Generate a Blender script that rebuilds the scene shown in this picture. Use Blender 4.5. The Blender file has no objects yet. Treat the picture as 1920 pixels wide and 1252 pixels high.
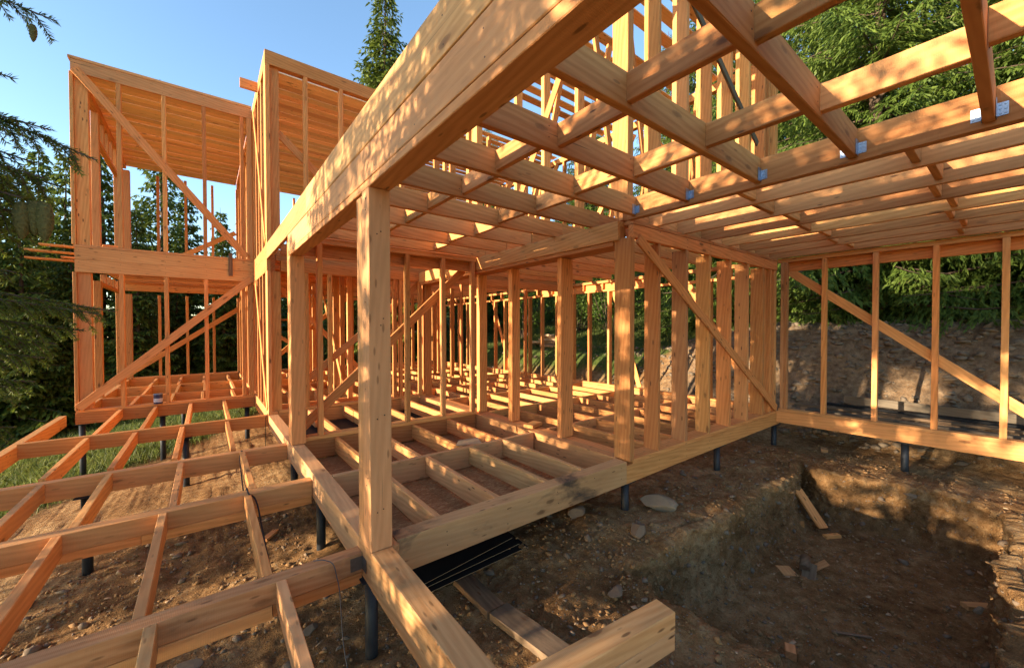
import bpy, bmesh, math, random
import numpy as np
from mathutils import Vector, Matrix, Quaternion

random.seed(7)
RNG = np.random.default_rng(11)
SC = bpy.context.scene
COL = SC.collection

# ------------------------------------------------------------------ camera
CAM_POS = Vector((0.0, 0.0, 1.48))
yaw, pit, rol = math.radians(52.206), math.radians(-0.897), math.radians(-0.115)
f = Vector((math.cos(yaw) * math.cos(pit), math.sin(yaw) * math.cos(pit), math.sin(pit)))
r = Vector((math.sin(yaw), -math.cos(yaw), 0.0))
u = r.cross(f)
c_, s_ = math.cos(rol), math.sin(rol)
r2, u2 = c_ * r + s_ * u, -s_ * r + c_ * u
cam = bpy.data.cameras.new('camera')
cam.sensor_width = 36.0
cam.sensor_fit = 'HORIZONTAL'
cam.lens = 740.0 / 1920.0 * 36.0
cam.clip_start, cam.clip_end = 0.02, 2000.0
cam_o = bpy.data.objects.new('camera', cam)
COL.objects.link(cam_o)
cam_o.matrix_world = Matrix(((r2.x, u2.x, -f.x, 0), (r2.y, u2.y, -f.y, 0), (r2.z, u2.z, -f.z, CAM_POS.z), (0, 0, 0, 1)))
SC.camera = cam_o

# ------------------------------------------------------------------ light
SUN_FROM = Vector((-1.0, 0.11, 0.175)).normalized()      # towards the low evening sun
w = bpy.data.worlds.new('World')
SC.world = w
w.use_nodes = True
nt = w.node_tree
bg = nt.nodes['Background']
sky = nt.nodes.new('ShaderNodeTexSky')
sky.sky_type = 'NISHITA'
sky.sun_disc = False
sky.sun_elevation = math.asin(SUN_FROM.z)
sky.sun_rotation = math.atan2(SUN_FROM.x, SUN_FROM.y)
sky.air_density, sky.dust_density, sky.ozone_density = 1.0, 0.3, 2.2
nt.links.new(sky.outputs[0], bg.inputs[0])
bg.inputs[1].default_value = 0.15
sun = bpy.data.lights.new('sun', 'SUN')
sun.energy = 4.2
sun.angle = math.radians(0.5)
sun.color = (1.0, 0.82, 0.60)
sun_o = bpy.data.objects.new('sun', sun)
COL.objects.link(sun_o)
sun_o.rotation_euler = SUN_FROM.to_track_quat('Z', 'Y').to_euler()
SC.view_settings.view_transform = 'Standard'
SC.view_settings.look = 'None'
SC.view_settings.gamma = 1.0
SC.view_settings.exposure = 1.82
try:
    SC.cycles.max_bounces = 10
    SC.cycles.diffuse_bounces = 7
    SC.cycles.transparent_max_bounces = 16
except Exception:
    pass

# ------------------------------------------------------------------ helpers
def tag(o, label=None, cat=None, group=None, kind=None):
    if label: o['label'] = label
    if cat: o['category'] = cat
    if group: o['group'] = group
    if kind: o['kind'] = kind
    return o

def empty(name, loc, label, cat, group=None):
    o = bpy.data.objects.new(name, None)
    o.empty_display_size = 0.2
    COL.objects.link(o)
    o.location = loc
    return tag(o, label, cat, group)

def link(name, me, mat, parent=None, M=None):
    o = bpy.data.objects.new(name, me)
    COL.objects.link(o)
    if mat is not None and not me.materials:
        me.materials.append(mat)
    if M is None: M = Matrix.Identity(4)
    if parent is not None:
        o.parent = parent
        M = Matrix.Translation(-Vector(parent.location)) @ M if parent.parent is None else M
    o.matrix_basis = M
    return o

def np_mesh(name, V, F, smooth=False):
    """V (n,3), F (m,k) numpy arrays, constant k"""
    me = bpy.data.meshes.new(name)
    V = np.asarray(V, dtype=np.float32); F = np.asarray(F, dtype=np.int32)
    k = F.shape[1]
    me.vertices.add(len(V)); me.vertices.foreach_set('co', V.ravel())
    me.loops.add(F.size); me.loops.foreach_set('vertex_index', F.ravel())
    me.polygons.add(len(F))
    me.polygons.foreach_set('loop_start', np.arange(0, F.size, k, dtype=np.int32))
    me.polygons.foreach_set('loop_total', np.full(len(F), k, dtype=np.int32))
    if smooth: me.polygons.foreach_set('use_smooth', np.ones(len(F), dtype=bool))
    me.update(calc_edges=True)
    me.validate()
    return me

def fattr(me, name, vals):
    a = me.attributes.new(name, 'FLOAT', 'POINT')
    a.data.foreach_set('value', np.asarray(vals, dtype=np.float32))

# -------- numpy value noise
_P = RNG.random((64, 64, 64)).astype(np.float32)
def vnoise(x, y, z=0.0):
    x = np.asarray(x, float); y = np.asarray(y, float); z = np.zeros_like(x) + z
    xi, yi, zi = np.floor(x).astype(int), np.floor(y).astype(int), np.floor(z).astype(int)
    fx, fy, fz = x - xi, y - yi, z - zi
    fx, fy, fz = [t * t * (3 - 2 * t) for t in (fx, fy, fz)]
    g = lambda a, b, c: _P[(xi + a) % 64, (yi + b) % 64, (zi + c) % 64]
    L = lambda a, b, t: a + (b - a) * t
    return L(L(L(g(0,0,0), g(1,0,0), fx), L(g(0,1,0), g(1,1,0), fx), fy),
             L(L(g(0,0,1), g(1,0,1), fx), L(g(0,1,1), g(1,1,1), fx), fy), fz) * 2 - 1
def fbm(x, y, sc, oct=4, seed=0.0):
    t = 0.0; a = 1.0; n = 0.0
    for i in range(oct):
        t = t + a * vnoise(x / sc + 17.3 * i + seed, y / sc - 9.1 * i + seed, seed + i * 3.7)
        n += a; a *= 0.5; sc *= 0.5
    return t / n
def sstep(a, b, x):
    t = np.clip((x - a) / (b - a), 0, 1)
    return t * t * (3 - 2 * t)

# ------------------------------------------------------------------ materials
def N(nt, t, **kw):
    n = nt.nodes.new(t)
    for k, v in kw.items():
        if k == 'op': n.operation = v
        elif k == 'loc': n.location = v
        else: setattr(n, k, v)
    return n

def new_mat(name):
    m = bpy.data.materials.new(name)
    m.use_nodes = True
    nt = m.node_tree
    b = nt.nodes['Principled BSDF']
    b.inputs['Specular IOR Level'].default_value = 0.25
    return m, nt, b

def ramp(nt, pts):
    n = nt.nodes.new('ShaderNodeValToRGB')
    e = n.color_ramp.elements
    while len(e) > 1: e.remove(e[-1])
    e[0].position = pts[0][0]; e[0].color = (*pts[0][1], 1)
    for p, c in pts[1:]:
        q = e.new(p); q.color = (*c, 1)
    return n

def mixc(nt, fac, a, b, blend='MIX'):
    n = nt.nodes.new('ShaderNodeMix'); n.data_type = 'RGBA'; n.blend_type = blend
    for sock, v in ((0, fac), (6, a), (7, b)):
        if hasattr(v, 'is_linked') or isinstance(v, bpy.types.NodeSocket): nt.links.new(v, n.inputs[sock])
        elif isinstance(v, (int, float)): n.inputs[sock].default_value = v
        else: n.inputs[sock].default_value = (*v, 1)
    return n.outputs[2]

def math_(nt, op, a, b=None, c=None):
    n = nt.nodes.new('ShaderNodeMath'); n.operation = op
    for i, v in enumerate((a, b, c)):
        if v is None: continue
        if isinstance(v, bpy.types.NodeSocket): nt.links.new(v, n.inputs[i])
        else: n.inputs[i].default_value = v
    return n.outputs[0]

def noise(nt, vec, scale, detail=4, rough=0.55, dist=0.0):
    n = nt.nodes.new('ShaderNodeTexNoise')
    n.inputs['Scale'].default_value = scale; n.inputs['Detail'].default_value = detail
    n.inputs['Roughness'].default_value = rough; n.inputs['Distortion'].default_value = dist
    if vec is not None: nt.links.new(vec, n.inputs['Vector'])
    return n

def mapping(nt, vec, scale=(1, 1, 1), loc=None):
    n = nt.nodes.new('ShaderNodeMapping'); n.inputs['Scale'].default_value = scale
    nt.links.new(vec, n.inputs['Vector'])
    if loc is not None: nt.links.new(loc, n.inputs['Location'])
    return n.outputs[0]

def wood_mat(name, light, dark, stain=0.0, grey=0.0, dirt=0.25):
    m, nt, b = new_mat(name)
    tc = nt.nodes.new('ShaderNodeTexCoord')
    oi = nt.nodes.new('ShaderNodeObjectInfo')
    off = nt.nodes.new('ShaderNodeCombineXYZ')
    nt.links.new(math_(nt, 'MULTIPLY', oi.outputs['Random'], 91.0), off.inputs[0])
    nt.links.new(math_(nt, 'MULTIPLY', oi.outputs['Random'], 37.0), off.inputs[1])
    nt.links.new(math_(nt, 'MULTIPLY', oi.outputs['Random'], 53.0), off.inputs[2])
    add = nt.nodes.new('ShaderNodeVectorMath'); add.operation = 'ADD'
    nt.links.new(tc.outputs['Object'], add.inputs[0]); nt.links.new(off.outputs[0], add.inputs[1])
    P = add.outputs[0]
    # long wavy growth lines
    warp = noise(nt, mapping(nt, P, (1.0, 5.0, 5.0)), 1.0, 3)
    wv = nt.nodes.new('ShaderNodeTexWave'); wv.wave_type = 'BANDS'; wv.bands_direction = 'DIAGONAL'
    wv.inputs['Scale'].default_value = 13.0; wv.inputs['Distortion'].default_value = 5.0
    wv.inputs['Detail'].default_value = 3.0; wv.inputs['Detail Scale'].default_value = 1.2
    nt.links.new(mapping(nt, P, (0.10, 1.0, 1.0)), wv.inputs['Vector'])
    fine = noise(nt, mapping(nt, P, (2.5, 70.0, 70.0)), 1.0, 4, 0.6)
    mid = noise(nt, mapping(nt, P, (0.8, 9.0, 9.0)), 1.0, 4, 0.6, 0.4)
    g = math_(nt, 'ADD', math_(nt, 'MULTIPLY', wv.outputs['Fac'], 0.20), math_(nt, 'ADD', math_(nt, 'MULTIPLY', fine.outputs['Fac'], 0.42), math_(nt, 'MULTIPLY', mid.outputs['Fac'], 0.40)))
    cr = ramp(nt, [(0.26, dark), (0.50, tuple(0.5 * (x + y) for x, y in zip(light, dark))), (0.76, light)])
    nt.links.new(g, cr.inputs[0])
    col = cr.outputs[0]
    # per-piece tone
    tone = math_(nt, 'MULTIPLY_ADD', oi.outputs['Random'], 0.48, 0.70)
    tone2 = math_(nt, 'MULTIPLY_ADD', math_(nt, 'FRACT', math_(nt, 'MULTIPLY', oi.outputs['Random'], 7.3)), 0.22, 0.83)
    mul = nt.nodes.new('ShaderNodeMix'); mul.data_type = 'RGBA'; mul.blend_type = 'MULTIPLY'; mul.inputs[0].default_value = 1
    cmb = nt.nodes.new('ShaderNodeCombineColor')
    nt.links.new(tone, cmb.inputs[0])
    for i in (1, 2): nt.links.new(math_(nt, 'MULTIPLY', tone, math_(nt, 'ADD', tone2, 0.06)), cmb.inputs[i])
    nt.links.new(col, mul.inputs[6]); nt.links.new(cmb.outputs[0], mul.inputs[7])
    col = mul.outputs[2]
    pal = math_(nt, 'MULTIPLY', math_(nt, 'GREATER_THAN', math_(nt, 'FRACT', math_(nt, 'MULTIPLY', oi.outputs['Random'], 17.9)), 0.74), 0.28)
    col = mixc(nt, pal, col, tuple(min(0.85, v * 1.0 + 0.06) for v in light))
    # broad blotches (sap, weather)
    bl = noise(nt, mapping(nt, P, (1.1, 4.0, 4.0)), 1.0, 5, 0.6)
    f1 = ramp(nt, [(0.42, (0, 0, 0)), (0.72, (1, 1, 1))]); nt.links.new(bl.outputs['Fac'], f1.inputs[0])
    col = mixc(nt, math_(nt, 'MULTIPLY', f1.outputs[0], dirt), col, tuple(0.62 * x for x in dark))
    if grey > 0:
        gr = noise(nt, mapping(nt, P, (0.9, 3.0, 3.0)), 1.0, 5, 0.65)
        f2 = ramp(nt, [(0.35, (0, 0, 0)), (0.65, (1, 1, 1))]); nt.links.new(gr.outputs['Fac'], f2.inputs[0])
        col = mixc(nt, math_(nt, 'MULTIPLY', f2.outputs[0], grey), col, (0.31, 0.19, 0.105))
    if stain > 0:
        st = noise(nt, mapping(nt, P, (1.0, 2.0, 2.5)), 1.3, 6, 0.6, 0.6)
        f3 = ramp(nt, [(0.52, (0, 0, 0)), (0.66, (1, 1, 1))]); nt.links.new(st.outputs['Fac'], f3.inputs[0])
        col = mixc(nt, math_(nt, 'MULTIPLY', f3.outputs[0], stain), col, (0.035, 0.03, 0.026))
    # knots
    kp = mapping(nt, P, (2.3, 6.5, 6.5))
    vo = nt.nodes.new('ShaderNodeTexVoronoi'); vo.inputs['Scale'].default_value = 1.0
    vo.inputs['Randomness'].default_value = 1.0
    kn = noise(nt, P, 30.0, 2)
    nt.links.new(kp, vo.inputs['Vector'])
    d = math_(nt, 'ADD', vo.outputs['Distance'], math_(nt, 'MULTIPLY', kn.outputs['Fac'], 0.10))
    k1 = ramp(nt, [(0.10, (1, 1, 1)), (0.16, (0.8, 0.8, 0.8)), (0.19, (0.2, 0.2, 0.2)), (0.33, (0, 0, 0))])
    nt.links.new(d, k1.inputs[0])
    kam0 = math_(nt, 'MULTIPLY_ADD', math_(nt, 'FRACT', math_(nt, 'MULTIPLY', oi.outputs['Random'], 29.1)), 0.75, 0.10)
    col = mixc(nt, math_(nt, 'MULTIPLY', k1.outputs[0], kam0), col, (0.12, 0.048, 0.018))
    kamt = math_(nt, 'FRACT', math_(nt, 'MULTIPLY', oi.outputs['Random'], 13.7))
    vp = nt.nodes.new('ShaderNodeTexVoronoi'); vp.inputs['Scale'].default_value = 1.0
    nt.links.new(mapping(nt, P, (4.5, 17.0, 17.0)), vp.inputs['Vector'])
    kq = ramp(nt, [(0.10, (1, 1, 1)), (0.17, (0, 0, 0))]); nt.links.new(vp.outputs['Distance'], kq.inputs[0])
    col = mixc(nt, math_(nt, 'MULTIPLY', kq.outputs[0], kamt), col, (0.13, 0.055, 0.02))
    # resin cracks: rare thin dark lines
    ck = noise(nt, mapping(nt, P, (0.55, 34.0, 34.0)), 1.0, 2, 0.5)
    k2 = ramp(nt, [(0.735, (0, 0, 0)), (0.76, (1, 1, 1))]); nt.links.new(ck.outputs['Fac'], k2.inputs[0])
    col = mixc(nt, math_(nt, 'MULTIPLY', k2.outputs[0], 0.7), col, (0.07, 0.032, 0.014))
    nt.links.new(col, b.inputs['Base Color'])
    b.inputs['Roughness'].default_value = 0.72
    # saw marks
    saw = nt.nodes.new('ShaderNodeTexWave'); saw.inputs['Scale'].default_value = 42.0
    saw.inputs['Distortion'].default_value = 1.4; saw.inputs['Detail'].default_value = 2.0
    nt.links.new(mapping(nt, P, (1.0, 0.12, 0.12)), saw.inputs['Vector'])
    hgt = math_(nt, 'ADD', math_(nt, 'MULTIPLY', saw.outputs['Fac'], 0.35), math_(nt, 'ADD', fine.outputs['Fac'], math_(nt, 'MULTIPLY', kn.outputs['Fac'], 0.5)))
    bp = nt.nodes.new('ShaderNodeBump'); bp.inputs['Strength'].default_value = 0.35; bp.inputs['Distance'].default_value = 0.004
    nt.links.new(hgt, bp.inputs['Height']); nt.links.new(bp.outputs[0], b.inputs['Normal'])
    return m

WOOD = wood_mat('spruce_timber', (0.79, 0.362, 0.116), (0.53, 0.192, 0.048))
WOODW = wood_mat('weathered_timber', (0.72, 0.370, 0.145), (0.49, 0.21, 0.068), grey=0.16, dirt=0.32)
WOODS = wood_mat('stained_timber', (0.70, 0.36, 0.14), (0.48, 0.21, 0.066), stain=0.9, grey=0.14, dirt=0.4)
WOODT = wood_mat('stained_fresh_timber', (0.80, 0.37, 0.155), (0.57, 0.21, 0.07), stain=0.6)
WOODB = wood_mat('bounce_lightened_board', (0.93, 0.64, 0.37), (0.78, 0.46, 0.21))  # pale planed boards, colour lightened further for bounce light missing on their undersides
WOODD = wood_mat('dark_wet_timber', (0.24, 0.15, 0.08), (0.11, 0.066, 0.036), stain=0.5, dirt=0.5)
WOODG = wood_mat('grey_timber', (0.21, 0.16, 0.11), (0.12, 0.09, 0.06), dirt=0.3)

def flat_mat(name, col, rough=0.6, metal=0.0, var=0.15, sc=20.0, bump=0.0):
    m, nt, b = new_mat(name)
    tc = nt.nodes.new('ShaderNodeTexCoord')
    n = noise(nt, tc.outputs['Object'], sc, 5)
    col2 = mixc(nt, n.outputs['Fac'], tuple(x * (1 - var) for x in col), tuple(min(1, x * (1 + var)) for x in col))
    nt.links.new(col2, b.inputs['Base Color'])
    b.inputs['Roughness'].default_value = rough; b.inputs['Metallic'].default_value = metal
    if bump:
        bp = nt.nodes.new('ShaderNodeBump'); bp.inputs['Strength'].default_value = bump; bp.inputs['Distance'].default_value = 0.01
        nt.links.new(n.outputs['Fac'], bp.inputs['Height']); nt.links.new(bp.outputs[0], b.inputs['Normal'])
    return m

STEEL = flat_mat('dark_pile_steel', (0.030, 0.034, 0.040), 0.5, 0.4, 0.4)
ZINC = flat_mat('zinc_plate', (0.36, 0.43, 0.52), 0.42, 0.85, 0.35, 90)
RUSTZ = flat_mat('dull_plate', (0.16, 0.13, 0.11), 0.5, 0.7, 0.4, 50)
BLACK = flat_mat('tarred_sheet', (0.012, 0.012, 0.013), 0.7, 0, 0.3, 8)
CABLE = flat_mat('cable_black', (0.02, 0.02, 0.022), 0.5)
WIRE = flat_mat('wire_grey', (0.10, 0.09, 0.085), 0.5)
BARK = flat_mat('bark', (0.095, 0.065, 0.045), 0.9, 0, 0.5, 12, 0.6)
CLOD = flat_mat('soil_clod', (0.25, 0.140, 0.058), 0.95, 0, 0.5, 40)
STONE = flat_mat('stone', (0.17, 0.12, 0.078), 0.85, 0, 0.4, 9, 0.5)
STONEP = flat_mat('pale_stone', (0.22, 0.17, 0.11), 0.85, 0, 0.35, 9, 0.5)
STONER = flat_mat('bank_stone', (0.165, 0.125, 0.085), 0.9, 0, 0.45, 7, 0.6)
CHIPS = flat_mat('wood_chip', (0.40, 0.27, 0.15), 0.8, 0, 0.35, 30)

def leaf_mat(name, c1, c2, tip=None, trans=0.35):
    m, nt, b = new_mat(name)
    geo = nt.nodes.new('ShaderNodeNewGeometry')
    tc = nt.nodes.new('ShaderNodeTexCoord')
    n = noise(nt, tc.outputs['Object'], 1.3, 3)
    fac = math_(nt, 'ADD', math_(nt, 'MULTIPLY', n.outputs['Fac'], 0.6), math_(nt, 'MULTIPLY', geo.outputs['Random Per Island'], 0.5))
    cr = ramp(nt, [(0.25, c1), (0.8, c2)]); nt.links.new(fac, cr.inputs[0])
    col = cr.outputs[0]
    if tip:
        at = nt.nodes.new('ShaderNodeAttribute'); at.attribute_name = 'tip'
        col = mixc(nt, at.outputs['Fac'], col, tip)
    nt.links.new(col, b.inputs['Base Color'])
    b.inputs['Roughness'].default_value = 0.55
    tr = nt.nodes.new('ShaderNodeBsdfTranslucent'); nt.links.new(col, tr.inputs[0])
    mx = nt.nodes.new('ShaderNodeMixShader'); mx.inputs[0].default_value = trans
    out = nt.nodes['Material Output']
    nt.links.new(b.outputs[0], mx.inputs[1]); nt.links.new(tr.outputs[0], mx.inputs[2]); nt.links.new(mx.outputs[0], out.inputs[0])
    return m
NEEDLE = leaf_mat('spruce_needles', (0.044, 0.074, 0.012), (0.120, 0.160, 0.022), (0.24, 0.29, 0.04))
NEEDLE2 = leaf_mat('bank_spruce_needles', (0.050, 0.095, 0.018), (0.125, 0.185, 0.030), (0.22, 0.285, 0.05))
LEAF = leaf_mat('broad_leaves', (0.05, 0.10, 0.015), (0.13, 0.20, 0.03), None, 0.45)
GRASSB = leaf_mat('grass_blade', (0.05, 0.08, 0.015), (0.17, 0.19, 0.045), None, 0.4)

# dirt: bare soil that turns to turf by the 'turf' attribute
def ground_mat():
    m, nt, b = new_mat('soil_and_turf')
    tc = nt.nodes.new('ShaderNodeTexCoord'); P = tc.outputs['Object']
    n1 = noise(nt, P, 0.9, 6, 0.6); n2 = noise(nt, P, 9.0, 6, 0.65); n3 = noise(nt, P, 75.0, 5, 0.7)
    cr = ramp(nt, [(0.38, (0.105, 0.050, 0.018)), (0.5, (0.265, 0.142, 0.056)), (0.61, (0.45, 0.285, 0.135))])
    s = math_(nt, 'ADD', math_(nt, 'MULTIPLY', n1.outputs['Fac'], 0.38), math_(nt, 'ADD', math_(nt, 'MULTIPLY', n2.outputs['Fac'], 0.37), math_(nt, 'MULTIPLY', n3.outputs['Fac'], 0.25)))
    nt.links.new(s, cr.inputs[0])
    col = cr.outputs[0]
    # small embedded pebbles
    vo = nt.nodes.new('ShaderNodeTexVoronoi'); vo.inputs['Scale'].default_value = 26.0; nt.links.new(P, vo.inputs['Vector'])
    pk = ramp(nt, [(0.16, (1, 1, 1)), (0.24, (0, 0, 0))]); nt.links.new(vo.outputs['Distance'], pk.inputs[0])
    sel = nt.nodes.new('ShaderNodeSeparateColor'); nt.links.new(vo.outputs['Color'], sel.inputs[0])
    pm = math_(nt, 'MULTIPLY', pk.outputs[0], math_(nt, 'GREATER_THAN', sel.outputs[0], 0.6))
    pc = mixc(nt, sel.outputs[1], (0.17, 0.145, 0.115), (0.40, 0.35, 0.27))
    col = mixc(nt, math_(nt, 'MULTIPLY', pm, 0.8), col, pc)
    at = nt.nodes.new('ShaderNodeAttribute'); at.attribute_name = 'turf'
    gr = ramp(nt, [(0.3, (0.035, 0.06, 0.012)), (0.7, (0.10, 0.13, 0.03))]); nt.links.new(n2.outputs['Fac'], gr.inputs[0])
    col = mixc(nt, at.outputs['Fac'], col, gr.outputs[0])
    at2 = nt.nodes.new('ShaderNodeAttribute'); at2.attribute_name = 'rock'
    rk = ramp(nt, [(0.3, (0.10, 0.076, 0.052)), (0.7, (0.28, 0.23, 0.17))]); nt.links.new(n2.outputs['Fac'], rk.inputs[0])
    col = mixc(nt, at2.outputs['Fac'], col, rk.outputs[0])
    nt.links.new(col, b.inputs['Base Color']); b.inputs['Roughness'].default_value = 0.95
    b.inputs['Specular IOR Level'].default_value = 0.1
    h = math_(nt, 'ADD', math_(nt, 'MULTIPLY', n2.outputs['Fac'], 1.0), math_(nt, 'ADD', math_(nt, 'MULTIPLY', n3.outputs['Fac'], 0.4), math_(nt, 'MULTIPLY', pm, 0.35)))
    bp = nt.nodes.new('ShaderNodeBump'); bp.inputs['Strength'].default_value = 1.0; bp.inputs['Distance'].default_value = 0.07
    nt.links.new(h, bp.inputs['Height']); nt.links.new(bp.outputs[0], b.inputs['Normal'])
    return m
SOIL = ground_mat()

def shavings_mat():
    m, nt, b = new_mat('rough_subfloor')
    tc = nt.nodes.new('ShaderNodeTexCoord'); P = tc.outputs['Object']
    n1 = noise(nt, mapping(nt, P, (14, 34, 14)), 1.0, 6, 0.75, 1.2); n2 = noise(nt, P, 2.5, 5)
    cr = ramp(nt, [(0.3, (0.17, 0.062, 0.022)), (0.5, (0.36, 0.155, 0.055)), (0.66, (0.62, 0.36, 0.16))])
    s = math_(nt, 'ADD', math_(nt, 'MULTIPLY', n1.outputs['Fac'], 0.7), math_(nt, 'MULTIPLY', n2.outputs['Fac'], 0.3))
    nt.links.new(s, cr.inputs[0]); nt.links.new(cr.outputs[0], b.inputs['Base Color'])
    b.inputs['Roughness'].default_value = 0.9
    bp = nt.nodes.new('ShaderNodeBump'); bp.inputs['Strength'].default_value = 1.0; bp.inputs['Distance'].default_value = 0.02
    nt.links.new(n1.outputs['Fac'], bp.inputs['Height']); nt.links.new(bp.outputs[0], b.inputs['Normal'])
    return m
SHAV = shavings_mat()

# ------------------------------------------------------------------ timber
_tr = random.Random(3)
def timber_mesh(name, L, w, h, rough=0.0015, seg=None):
    """a sawn timber, length along local X, width Y, height Z, chamfered arrises and slight wane"""
    n = seg or max(1, min(14, int(L / 0.45)))
    ch = min(0.004, 0.12 * min(w, h))
    prof = [(-w/2 + ch, -h/2), (w/2 - ch, -h/2), (w/2, -h/2 + ch), (w/2, h/2 - ch), (w/2 - ch, h/2), (-w/2 + ch, h/2), (-w/2, h/2 - ch), (-w/2, -h/2 + ch)]
    V = []; F = []
    bow = _tr.uniform(-1, 1) * min(0.004, 0.0008 * L); bow2 = _tr.uniform(-1, 1) * min(0.003, 0.0006 * L)
    for i in range(n + 1):
        t = i / n; x = -L/2 + L * t
        q = 4 * t * (1 - t)
        for j in range(0, 8, 2):
            dy, dz = _tr.uniform(-rough, rough), _tr.uniform(-rough, rough)
            for k in (j, j + 1):
                a, b = prof[k]
                V.append((x, a + dy + bow * q, b + dz + bow2 * q))
    for i in range(n):
        for k in range(8):
            k2 = (k + 1) % 8
            F.append((i*8 + k, i*8 + k2, (i+1)*8 + k2, (i+1)*8 + k))
    me = bpy.data.meshes.new(name)
    F = [tuple(reversed(q)) for q in F]
    F.append(tuple(range(0, 8))); F.append(tuple(reversed(range(n*8, n*8 + 8))))
    me.from_pydata(V, [], F); me.update()
    bm = bmesh.new(); bm.from_mesh(me); bmesh.ops.recalc_face_normals(bm, faces=bm.faces); bm.to_mesh(me); bm.free()
    return me

def bx(name, x0, x1, y0, y1, z0, z1, parent, mat=None, seg=None):
    """axis-aligned timber given by its extents; the longest side becomes the grain direction"""
    mat = mat or WOOD
    dx, dy, dz = x1 - x0, y1 - y0, z1 - z0
    c = Vector(((x0 + x1) / 2, (y0 + y1) / 2, (z0 + z1) / 2))
    if dx >= dy and dx >= dz: me = timber_mesh(name, dx, dy, dz, seg=seg); R = Matrix.Identity(4)
    elif dy >= dz: me = timber_mesh(name, dy, dx, dz, seg=seg); R = Matrix.Rotation(math.pi/2, 4, 'Z')
    else: me = timber_mesh(name, dz, dy, dx, seg=seg); R = Matrix.Rotation(-math.pi/2, 4, 'Y')
    return link(name, me, mat, parent, Matrix.Translation(c) @ R)

def bar(name, p0, p1, w, h, parent, mat=None, up=(0, 0, 1)):
    """timber from p0 to p1; w is across, h is along 'up'"""
    p0, p1, up = Vector(p0), Vector(p1), Vector(up)
    d = (p1 - p0); L = d.length; X = d.normalized()
    Y = up.cross(X).normalized(); Z = X.cross(Y)
    M = Matrix(((X.x, Y.x, Z.x, 0), (X.y, Y.y, Z.y, 0), (X.z, Y.z, Z.z, 0), (0, 0, 0, 1)))
    return link(name, timber_mesh(name, L, w, h), mat or WOOD, parent, Matrix.Translation((p0 + p1) / 2) @ M)

def tube_mesh(name, pts, rad, n=8, taper=None, cap=True):
    pts = [Vector(p) for p in pts]
    V = []; F = []
    a = None
    for i, p in enumerate(pts):
        d = (pts[min(i+1, len(pts)-1)] - pts[max(i-1, 0)]).normalized()
        if a is None: a = d.orthogonal().normalized()
        a = (a - d * a.dot(d)).normalized(); b = d.cross(a)
        rr = rad if taper is None else taper[i]
        for k in range(n):
            t = 2 * math.pi * k / n
            V.append(p + (a * math.cos(t) + b * math.sin(t)) * rr)
    for i in range(len(pts) - 1):
        for k in range(n):
            F.append((i*n + k, i*n + (k+1) % n, (i+1)*n + (k+1) % n, (i+1)*n + k))
    if cap:
        F.append(tuple(reversed(range(n)))); F.append(tuple(range((len(pts)-1)*n, len(pts)*n)))
    me = bpy.data.meshes.new(name); me.from_pydata([tuple(v) for v in V], [], F); me.update()
    for p in me.polygons: p.use_smooth = len(p.vertices) == 4
    return me

# ------------------------------------------------------------------ terrain
def pit_inside(x, y):
    wob = 0.17 * fbm(x, y, 0.8, 2, 3.0)
    inx = np.minimum(x - 2.86 + wob, 7.25 - x + wob)
    iny = np.minimum(2.08 - y + wob + 0.10 * sstep(3.9, 3.0, x), y + 0.02 + wob * 0.6)
    return np.minimum(inx, iny)
def height(x, y):
    x = np.asarray(x, float); y = np.asarray(y, float)
    h = -0.60 - 0.09 * np.clip(3.5 - x, 0, 2.6) - 0.14 * np.clip(0.9 - x, 0, 3.0) - 0.20 * np.clip(-2.1 - x, 0, 40)
    h = h - 0.03 * np.clip(y - 7, 0, 12) * sstep(4, 1, x)
    n1 = fbm(x, y, 1.4, 4, 1.0); n2 = fbm(x, y, 0.22, 3, 5.0); n3 = fbm(x, y, 0.06, 2, 9.0)
    # cut bank to the right, lower towards the back
    toe = 8.95 + 0.6 * sstep(5, 9, y) + 0.25 * fbm(x * 0 + 3, y, 1.5, 3, 2.0)
    top = toe + 2.6 - 0.9 * sstep(5, 9, y)
    H = 2.12 - 0.95 * sstep(3.5, 8.5, y)
    t = sstep(0, 1, (x - toe) / (top - toe))
    rough = t * (1 - t) * 4
    h = h + H * t + 0.22 * np.clip(x - top, 0, 60) + 0.10 * rough * fbm(x, y, 0.5, 4, 7.0) + 0.05 * rough * np.abs(fbm(x, y, 0.16, 3, 8.0))
    # rising ground behind the house
    h = h + 0.10 * np.clip(y - 17.5, 0, 60) * sstep(0, 5, x)
    # pit
    inside = pit_inside(x, y)
    m = np.clip((inside + 0.005) / 0.085, 0, 1); m = m ** 0.8 * (1.2 - 0.2 * m); m = np.clip(m, 0, 1)
    floor = -1.29 + 0.03 * n1 + 0.012 * n2
    calm = sstep(10.5, 13, x)
    h = h + 0.075 * n1 + (0.030 * n2 + 0.012 * n3) * (1 - 0.5 * calm)
    # soft shoulder round the pit
    wall = 4 * m * (1 - m)
    q1 = fbm(x, y, 0.16, 3, 13.0); q2 = np.abs(fbm(x, y, 0.09, 3, 15.0))
    rim = np.exp(-(inside / 0.5) ** 2) * (1 - calm)
    return h * (1 - m) + floor * m + 0.0 * wall + rim * 0.035 * q1 + (0.022 * q2 + 0.006 * fbm(x, y, 0.045, 2, 19.0)) * (1 - calm)

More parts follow.
